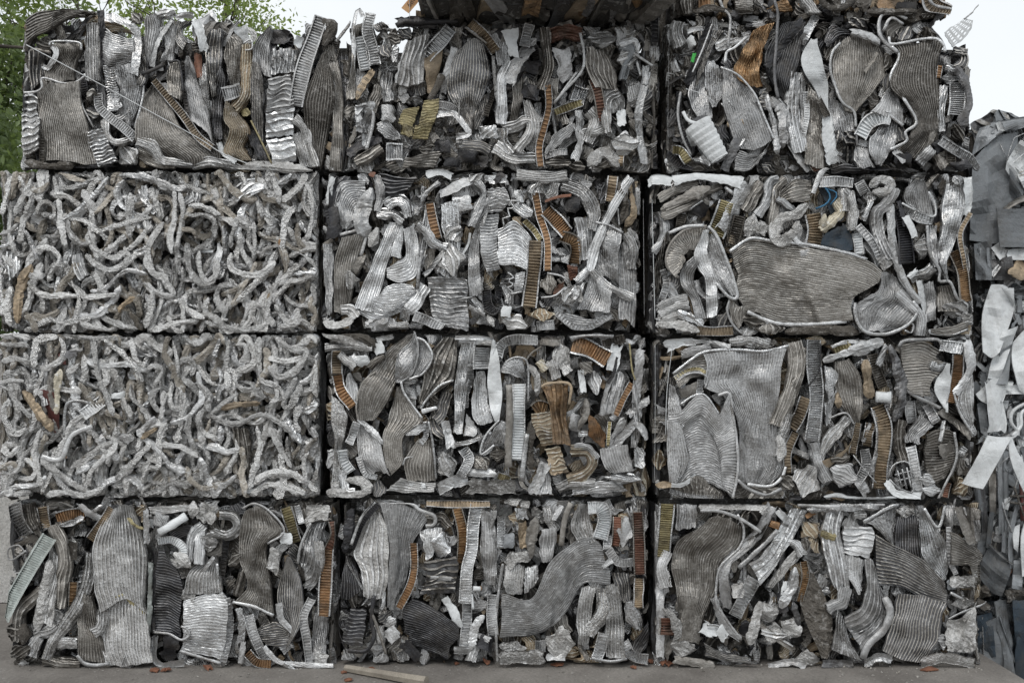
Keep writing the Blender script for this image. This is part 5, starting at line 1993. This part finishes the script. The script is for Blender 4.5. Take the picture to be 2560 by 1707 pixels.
concrete = simple_mat('yard concrete', (.145, .132, .12), (.25, .232, .212), 2.6, .82, .35, .008, specks=(.34, .33, .31))
dark_ground = simple_mat('dark yard ground', (.045, .043, .04), (.09, .085, .08), .8)
wall_mat = simple_mat('pale weathered concrete', (.40, .385, .36), (.58, .57, .55), 3.0, .9, .6, .02)

V, F = box_mesh(-60, 60, -60, 60, -.9, -.40)
V[:, :2] *= 8
g = make_obj('ground', V, [F], dark_ground, None)
g['kind'] = 'structure'
V, F = box_mesh(-9.0, 2.452, -14.0, 2.2, -.40, 0.0)
g = make_obj('concrete_slab', V, [F], concrete, None)
g['kind'] = 'structure'

# ------------------------------------------------------------------ pale block wall at the left, behind the stack
def thing(name, label, cat, loc, group=None):
    return bale_root(name, label, cat, group, *loc)

w = thing('block_wall', 'pale concrete block wall standing behind the left edge of the stack', 'wall', (-4.3, 1.35, 0))
for r in range(2):
    for k in range(5):
        x0 = -7.2 + k * 1.22 + (.5 if r else 0)
        z0 = r * .81
        V, F = rough_box(x0 + .012, x0 + 1.208, 1.25 + RNG.uniform(-.02, .02), 1.75, z0 + .006, z0 + .80, .006, .12)
        make_obj('concrete_block', V, [F], wall_mat, w)

# ------------------------------------------------------------------ the stack
GRP = 'bales of crushed aluminium scrap in the wall'
bale('scrap_bale', 'top left bale with a tan wavy sheet and a thin white wire crossing it', 'a', 0, 0, (140, 60, 2290, 1105), R1C1, 90, drop=.16, outline='0,150 140,130 250,80 600,75 700,115 900,120 1050,100 1250,100 1350,155 1450,130 1600,180 1750,190 1850,220 1950,250 2050,120 2180,140 2205,300 2290,370', group=GRP)
bale('scrap_bale', 'top middle bale of tangled scrap with a crumpled yellow piece and a thin orange strip', 'a', 800, 0, (165, 130, 2210, 1115), R1C2, 150, drop=.13, outline='165,400 200,140 240,70 360,90 420,140 640,140 2210,130', group=GRP, cols='aacbbkedec')
bale('scrap_bale', 'top right bale with a thick white ribbed hose at its lower left', 'a', 1600, 0, (180, 110, 2160, 1125), R1C3, 140, drop=.13, outline='180,110 1880,110 1960,290 2100,350 2160,430', group=GRP, cols='aabbkedec')
bale('scrap_bale', 'bale of pale grey rope-like rods, directly under the top left bale', 'a', 0, 410, (-5, 45, 2080, 1100), ROPE1, 0, group=GRP, rope=True)
bale('scrap_bale', 'second-row middle bale with orange ribbed strips and a large curved finned sheet', 'a', 760, 410, (115, 55, 2190, 1090), R2C2, 130, group=GRP)
bale('scrap_bale', 'second-row right bale with one broad brown-grey finned sheet and blue wire', 'a', 1580, 410, (120, 65, 2225, 1120), R2C3, 130, group=GRP)
bale('scrap_bale', 'lower bale of grey rope-like rods, holding a bent white pipe and a maroon scrap', 'a', 0, 820, (-5, 41, 2085, 1106), ROPE2, 0, group=GRP, rope=True)
bale('scrap_bale', 'third-row middle bale with shell-shaped finned sheets and a copper-orange curved strip', 'a', 780, 820, (95, 35, 2190, 1095), R3C2, 120, group=GRP)
bale('scrap_bale', 'third-row right bale with a tall finned sheet beside a zigzag folded one', 'a', 1580, 820, (140, 60, 2240, 1120), R3C3, 120, group=GRP)
bale('scrap_bale', 'bottom left bale with a bright orange strip standing at its right end', 'a', 0, 1240, (62, 25, 2190, 1125), R4C1, 140, group=GRP)
bale('scrap_bale', 'bottom middle bale with a wide diagonal finned sheet and a black finned block', 'a', 800, 1240, (130, 20, 2140, 1090), R4C2, 140, group=GRP)
bale('scrap_bale', 'bottom right bale with a yellow strip and a dark swirled sheet', 'a', 1600, 1240, (100, 40, 2230, 1115), R4C3, 130, group=GRP)
TOP = 'bales on top of the wall cut by the frame'
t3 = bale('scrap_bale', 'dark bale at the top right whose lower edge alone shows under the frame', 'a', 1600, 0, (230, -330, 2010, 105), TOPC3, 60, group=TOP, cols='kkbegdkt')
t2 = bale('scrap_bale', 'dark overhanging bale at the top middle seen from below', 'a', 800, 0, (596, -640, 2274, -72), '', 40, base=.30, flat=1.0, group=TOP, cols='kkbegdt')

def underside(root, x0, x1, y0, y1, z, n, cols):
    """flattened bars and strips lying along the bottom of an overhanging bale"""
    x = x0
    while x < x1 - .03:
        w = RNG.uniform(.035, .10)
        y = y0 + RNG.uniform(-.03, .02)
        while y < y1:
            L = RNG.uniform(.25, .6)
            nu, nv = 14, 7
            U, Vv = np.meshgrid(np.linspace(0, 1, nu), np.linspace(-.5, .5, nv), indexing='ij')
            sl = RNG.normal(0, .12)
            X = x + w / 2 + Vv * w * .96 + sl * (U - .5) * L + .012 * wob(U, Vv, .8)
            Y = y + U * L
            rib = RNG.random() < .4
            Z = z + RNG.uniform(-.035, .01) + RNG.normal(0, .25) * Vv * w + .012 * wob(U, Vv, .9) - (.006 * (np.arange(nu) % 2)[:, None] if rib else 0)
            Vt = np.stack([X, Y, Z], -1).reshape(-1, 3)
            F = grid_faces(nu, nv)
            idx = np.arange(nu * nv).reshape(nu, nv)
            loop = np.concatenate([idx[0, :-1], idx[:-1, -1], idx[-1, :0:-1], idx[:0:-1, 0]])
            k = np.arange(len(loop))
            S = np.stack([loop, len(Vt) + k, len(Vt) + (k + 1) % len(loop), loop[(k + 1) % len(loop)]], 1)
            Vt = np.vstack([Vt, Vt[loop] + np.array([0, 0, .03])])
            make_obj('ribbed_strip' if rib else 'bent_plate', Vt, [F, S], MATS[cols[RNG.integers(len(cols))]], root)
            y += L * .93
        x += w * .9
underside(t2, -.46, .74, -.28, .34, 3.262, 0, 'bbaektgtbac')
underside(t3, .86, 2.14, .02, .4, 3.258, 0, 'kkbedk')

# ------------------------------------------------------------------ the pile of painted sheet metal at the right
RG = 'bales of painted sheet metal at the right edge'
RB = dict(sc=1.0, flat=1.0, base=-.25, group=RG, cols='psewaps', size=S9, sides=True, kinds='PPPSSC')
bale('sheet_metal_bale', 'upper bale at the right edge with a large slate grey curved panel', 'a', 0, 0, (2428, 312, 2680, 704), RIGHT1, 70, **RB)
bale('sheet_metal_bale', 'lower bale at the right edge with crumpled white panels and a folded white panel', 'a', 0, 0, (2436, 708, 2680, 1492), RIGHT2, 120, **RB)
RB['cols'] = 'nsedn'
bale('sheet_metal_bale', 'dark blue-black bale on the ground below the white panels', 'a', 0, 0, (2434, 1498, 2680, 1790), RIGHT3, 40, **RB)

# ------------------------------------------------------------------ trees behind
bark = simple_mat('bark', (.055, .045, .036), (.13, .11, .09), 6.0, .9, .6, .02)
def leaf_mat(name, a, b_):
    m, t, b = new_mat(name)
    g = node(t, 'ShaderNodeNewGeometry').outputs['Random Per Island']
    t.links.new(ramp(t, g, .1, .9, (*a, 1), (*b_, 1)), b.inputs['Base Color'])
    b.inputs['Roughness'].default_value = .55
    tr = node(t, 'ShaderNodeBsdfTranslucent', {'Color': (b_[0] * 1.5, b_[1] * 1.5, b_[2], 1)})
    mx = node(t, 'ShaderNodeMixShader', {0: .4, 1: b.outputs[0], 2: tr.outputs[0]})
    t.links.new(mx.outputs[0], t.nodes['Material Output'].inputs['Surface'])
    return m
leaf_dark = leaf_mat('leaf dark green', (.09, .13, .055), (.19, .25, .11))
leaf_light = leaf_mat('leaf light green', (.12, .18, .05), (.27, .34, .12))

def limb_mesh(paths):
    Vs, Fs, n0 = [], [], 0
    for P, r0, r1 in paths:
        n, sides = len(P), 6
        T = np.gradient(P, axis=0)
        T /= np.linalg.norm(T, axis=1, keepdims=True) + 1e-9
        A = np.cross(T, np.array([.31, .9, .2])); A /= np.linalg.norm(A, axis=1, keepdims=True) + 1e-9
        B = np.cross(T, A)
        th = np.arange(sides) / sides * 6.2832
        r = np.linspace(r0, r1, n)[:, None, None]
        V = P[:, None, :] + r * (np.cos(th)[None, :, None] * A[:, None, :] + np.sin(th)[None, :, None] * B[:, None, :])
        Vs.append(V.reshape(-1, 3)); Fs.append(grid_faces(n, sides, True) + n0); n0 += n * sides
    return np.vstack(Vs), np.vstack(Fs)

def tree(label, x, y, h, r0, first, spread, nleaf, lsize, lm, z0=-.4, bare=False, group=None):
    t = thing('tree', label, 'tree', (x, y, z0), group)
    paths, tips = [], []
    n = 14
    s = np.linspace(0, 1, n)
    P = np.stack([x + .25 * wob(s, s * 0, 1.1) * s, y + .25 * wob(s, s * 0, 1.1) * s, z0 + h * s], 1)
    paths.append((P, r0, r0 * .15))
    def grow(p, d, L, r, lev):
        m = 6
        q = [p]
        for _ in range(m):
            d = d + RNG.normal(0, .16, 3) + np.array([0, 0, .05]); d /= np.linalg.norm(d)
            p = p + d * L / m
            q.append(p)
        q = np.array(q)
        paths.append((q, r, r * .3))
        if lev >= 2:
            tips.extend(q[2:])
        else:
            tips.extend(q[3:])
            for _ in range(4 if lev == 0 else 3):
                k = RNG.integers(2, m + 1)
                dd = d + RNG.normal(0, .55, 3); dd /= np.linalg.norm(dd)
                grow(q[k], dd, L * RNG.uniform(.4, .65), r * .5, lev + 1)
    nb = int(6 + h * 1.1)
    for i in range(nb):
        f = first + (1 - first) * (i + RNG.random()) / nb
        a = RNG.uniform(0, 6.283)
        d = np.array([math.cos(a), math.sin(a), RNG.uniform(.1, .8)]); d /= np.linalg.norm(d)
        k = f * (n - 1); i0 = min(int(k), n - 2)
        p = P[i0] + (P[i0 + 1] - P[i0]) * (k - i0)
        grow(p, d, spread * RNG.uniform(.6, 1.1) * (1.15 - .6 * f), r0 * .42 * (1.1 - f * .7), 0)
    V, F = limb_mesh(paths[:1])
    make_obj('trunk', V, [F], bark, t, True)
    V, F = limb_mesh(paths[1:])
    o = make_obj('branches', V, [F], bark, t, True)
    if nleaf:
        tp = np.array(tips)
        keep = RNG.random(len(tp)) < .8
        tp = tp[keep]
        c = tp[RNG.integers(len(tp), size=nleaf)] + RNG.normal(0, .17 * spread ** .5, (nleaf, 3))
        A = RNG.normal(0, 1, (nleaf, 3)); A /= np.linalg.norm(A, axis=1, keepdims=True)
        B = np.cross(A, RNG.normal(0, 1, (nleaf, 3))); B /= np.linalg.norm(B, axis=1, keepdims=True) + 1e-9
        sz = lsize * RNG.uniform(.6, 1.3, (nleaf, 1))
        N = np.cross(A, B)
        Q = np.stack([c - A * sz, c - B * sz * .45 + N * sz * .12, c + A * sz, c + B * sz * .45 + N * sz * .12], 1).reshape(-1, 3)
        o = make_obj('crown', Q, [np.arange(nleaf * 4).reshape(-1, 4)], lm, t)
        o['kind'] = 'stuff'
    return t
TG = 'trees behind the left end of the stack'
tree('tall slim dark green tree at the left edge, nearest the stack', -6.3, 5.6, 8.6, .10, .22, 1.3, 9000, .045, leaf_dark, group=TG)
tree('dense green tree low behind the left edge of the stack', -7.6, 8.0, 6.2, .13, .12, 1.7, 20000, .06, leaf_dark, group=TG)
tree('bushy green tree filling the gap beside the rope-like rod bale', -6.7, 7.4, 4.6, .09, .05, 1.5, 16000, .055, leaf_dark, group=TG)
tree('loose light green tree at the far left corner, its top cut by the frame', -8.3, 9.2, 11.5, .14, .4, 2.0, 12000, .06, leaf_light, group=TG)
tree('pale green round-topped tree showing above the top left bale', -5.5, 13.0, 10.6, .16, .45, 2.2, 11000, .055, leaf_light, group=TG)
tree('bare leafless tree with thin twigs above the top left bale', -6.7, 9.6, 9.4, .06, .5, 1.6, 0, .08, leaf_light, group=TG)

# ------------------------------------------------------------------ small things
def on_ground(px, py):
    dist = EYE * D * PPM / (py - 929)
    return (px - 1280) / (D * PPM) * dist, dist - D

wood = simple_mat('grey-brown wood', (.20, .175, .145), (.33, .295, .245), 9.0, .75, .3, .004)
p0 = np.array([-.808, -.085, .019]); p1 = np.array([-.40, -.30, .026])
s = np.linspace(0, 1, 14)
P = p0 + (p1 - p0) * s[:, None]
st = thing('wooden_handle', 'pale worn wooden tool handle lying on the concrete in front of the stack', 'tool handle', (-.6, -.22, 0))
V, F = limb_mesh([(P, .0185, .0255)])
sd = np.arange(6)
make_obj('shaft', V, [F, sd[None, ::-1], (sd + 13 * 6)[None, :]], wood, st, False)
e0 = p0 - (p1 - p0) / np.linalg.norm(p1 - p0) * .012
V, F = limb_mesh([(np.linspace(e0, p0, 3), .015, .0187)])
make_obj('rounded_end', V, [F, sd[None, ::-1]], wood, st, False)

flake_mat = simple_mat('rust brown flake', (.12, .05, .03), (.27, .12, .07), 18.0, .8, .3, .003)
FL = [(386, 1672, 30, 20), (415, 1671, 34, 18), (512, 1668, 44, 18), (1217, 1655, 26, 44), (871, 1644, 22, 14), (1014, 1641, 30, 16), (932, 1668, 22, 12),
      (858, 1677, 18, 10), (1391, 1657, 40, 14), (1607, 1657, 20, 16), (1584, 1665, 18, 12), (1650, 1655, 50, 30), (1675, 1658, 44, 34), (1630, 1652, 34, 20), (2320, 1670, 60, 18), (1141, 1655, 20, 10), (870, 1696, 24, 14)]
SPECIAL = {3: 'upright triangular rust-brown flake at the foot of the bottom middle bale', 11: 'largest rust-brown flake of the cluster at the left foot of the bottom right bale',
           14: 'long rust-brown flake by the right end of the stack', 16: 'rust-brown flake lying left of the wooden handle, nearest the camera'}
for fi, (px, py, w_, h_) in enumerate(FL):
    x, y = on_ground(px, py + 6)
    k = 9
    th = np.sort(RNG.uniform(0, 6.283, k))
    a, b_ = w_ / PPM * .5, w_ / PPM * RNG.uniform(.3, .5)
    rr = RNG.uniform(.6, 1.1, k)
    rot = RNG.uniform(-.5, .5)
    X = np.cos(th) * a * rr; Y = np.sin(th) * b_ * rr
    X, Y = X * math.cos(rot) - Y * math.sin(rot), X * math.sin(rot) + Y * math.cos(rot)
    Z = .004 + np.abs(RNG.normal(0, .35, k)) * h_ / PPM * .5
    top = np.stack([x + X, y + Y, Z + .004], 1)
    bot = np.stack([x + X * .96, y + Y * .96, np.maximum(Z - .002, .0005)], 1)
    ctr = np.array([[x, y, Z.mean() + .010], [x, y, max(Z.mean() - .001, .0008)]])
    V = np.vstack([top, bot, ctr])
    i = np.arange(k); j = (i + 1) % k
    o = make_obj('rust_flake', V, [np.stack([i, j, np.full(k, 2 * k)], 1), np.stack([j + k, i + k, np.full(k, 2 * k + 1)], 1), np.stack([i, i + k, j + k, j], 1)], flake_mat, None, loc=(x, y, 0))
    o['label'] = SPECIAL.get(fi, 'small flat rust-brown flake lying close along the foot of the stack')
    o['category'] = 'flake'
    o['group'] = 'rust-brown flakes on the concrete'

# grit on the slab
n = 900
gx = RNG.uniform(-3, 2.35, n); gy = -np.abs(RNG.normal(0, .22, n)) + .04
sz = np.clip(RNG.lognormal(-5.7, .5, n), .0012, .009)
oct_ = np.array([(1, 0, 0), (0, 1, 0), (-1, 0, 0), (0, -1, 0), (0, 0, .8), (0, 0, -.3)], float)
V = (oct_[None] * RNG.uniform(.6, 1.3, (n, 6, 1))) * sz[:, None, None] + np.stack([gx, gy, sz * .25], 1)[:, None, :]
f = np.array([(0, 1, 4), (1, 2, 4), (2, 3, 4), (3, 0, 4), (1, 0, 5), (2, 1, 5), (3, 2, 5), (0, 3, 5)])
F = (f[None] + (np.arange(n) * 6)[:, None, None]).reshape(-1, 3)
grit = make_obj('grit', V.reshape(-1, 3), [F], MATS['b'], None)
grit['kind'] = 'stuff'

# orange paper tag on its wire, left of the overhanging bale
tag_mat = simple_mat('orange paper', (.55, .30, .15), (.66, .40, .20), 14.0, .8, .1, .002)
ink = new_mat('dark ink')[1:]
ink[1].inputs['Base Color'].default_value = (.03, .02, .02, 1)
ink_mat = bpy.data.materials['dark ink']
c = to_world(1027., 10., .02)
tg = thing('paper_tag', 'orange paper tag with a handwritten number hanging beside the overhanging bale', 'tag', tuple(float(q) for q in c))
ang = math.radians(38)
ux = np.array([math.cos(ang), 0, math.sin(ang)]); uz = np.array([-math.sin(ang), 0, math.cos(ang)])
hw, hh = .024, .046
U, Vv = np.meshgrid(np.linspace(-1, 1, 7), np.linspace(-1, 1, 9), indexing='ij')
# long side runs up and to the right
lx = np.array([math.cos(math.radians(52)), 0, math.sin(math.radians(52))]); ly = np.array([-lx[2], 0, lx[0]])
Pp = c + Vv[..., None] * lx * hh + U[..., None] * ly * hw
Pp[..., 1] += .004 * np.sin(Vv * 2) + .003 * U
G = Pp.reshape(-1, 3)
nG = len(G)
G2 = np.vstack([G, G + np.array([0, .0012, 0])])
F = grid_faces(7, 9)
idx = np.arange(63).reshape(7, 9)
loop = np.concatenate([idx[0, :-1], idx[:-1, -1], idx[-1, :0:-1], idx[:0:-1, 0]])
k = np.arange(len(loop))
S = np.stack([loop, loop + nG, np.roll(loop, -1) + nG, np.roll(loop, -1)], 1)
make_obj('card', G2, [F, F[:, ::-1] + nG, S], tag_mat, tg)
cu = bpy.data.curves.new('number', 'FONT')
cu.body = '680'
cu.size = .036
cu.align_x = 'CENTER'; cu.align_y = 'CENTER'
cu.resolution_u = 2
tmp = bpy.data.objects.new('number', cu)
COL.objects.link(tmp)
dg = bpy.context.evaluated_depsgraph_get()
me = bpy.data.meshes.new_from_object(tmp.evaluated_get(dg))
bpy.data.objects.remove(tmp)
no = bpy.data.objects.new('handwritten_number', me)
COL.objects.link(no)
me.materials.clear(); me.materials.append(ink_mat)
no.parent = tg
no.location = (.004, -.0075, .006)
no.rotation_euler = (math.radians(90), math.radians(-52), 0)
wr = np.array([to_world(1024., y_, .03) for y_ in (-40., 0., 20., 45.)])
V, F = limb_mesh([(wr, .0012, .0012)])
make_obj('tag_wire', V, [F], MATS['l'], tg)

for o in SC.objects:
    if o.type == 'EMPTY' and 'base' in o:
        del o['base']
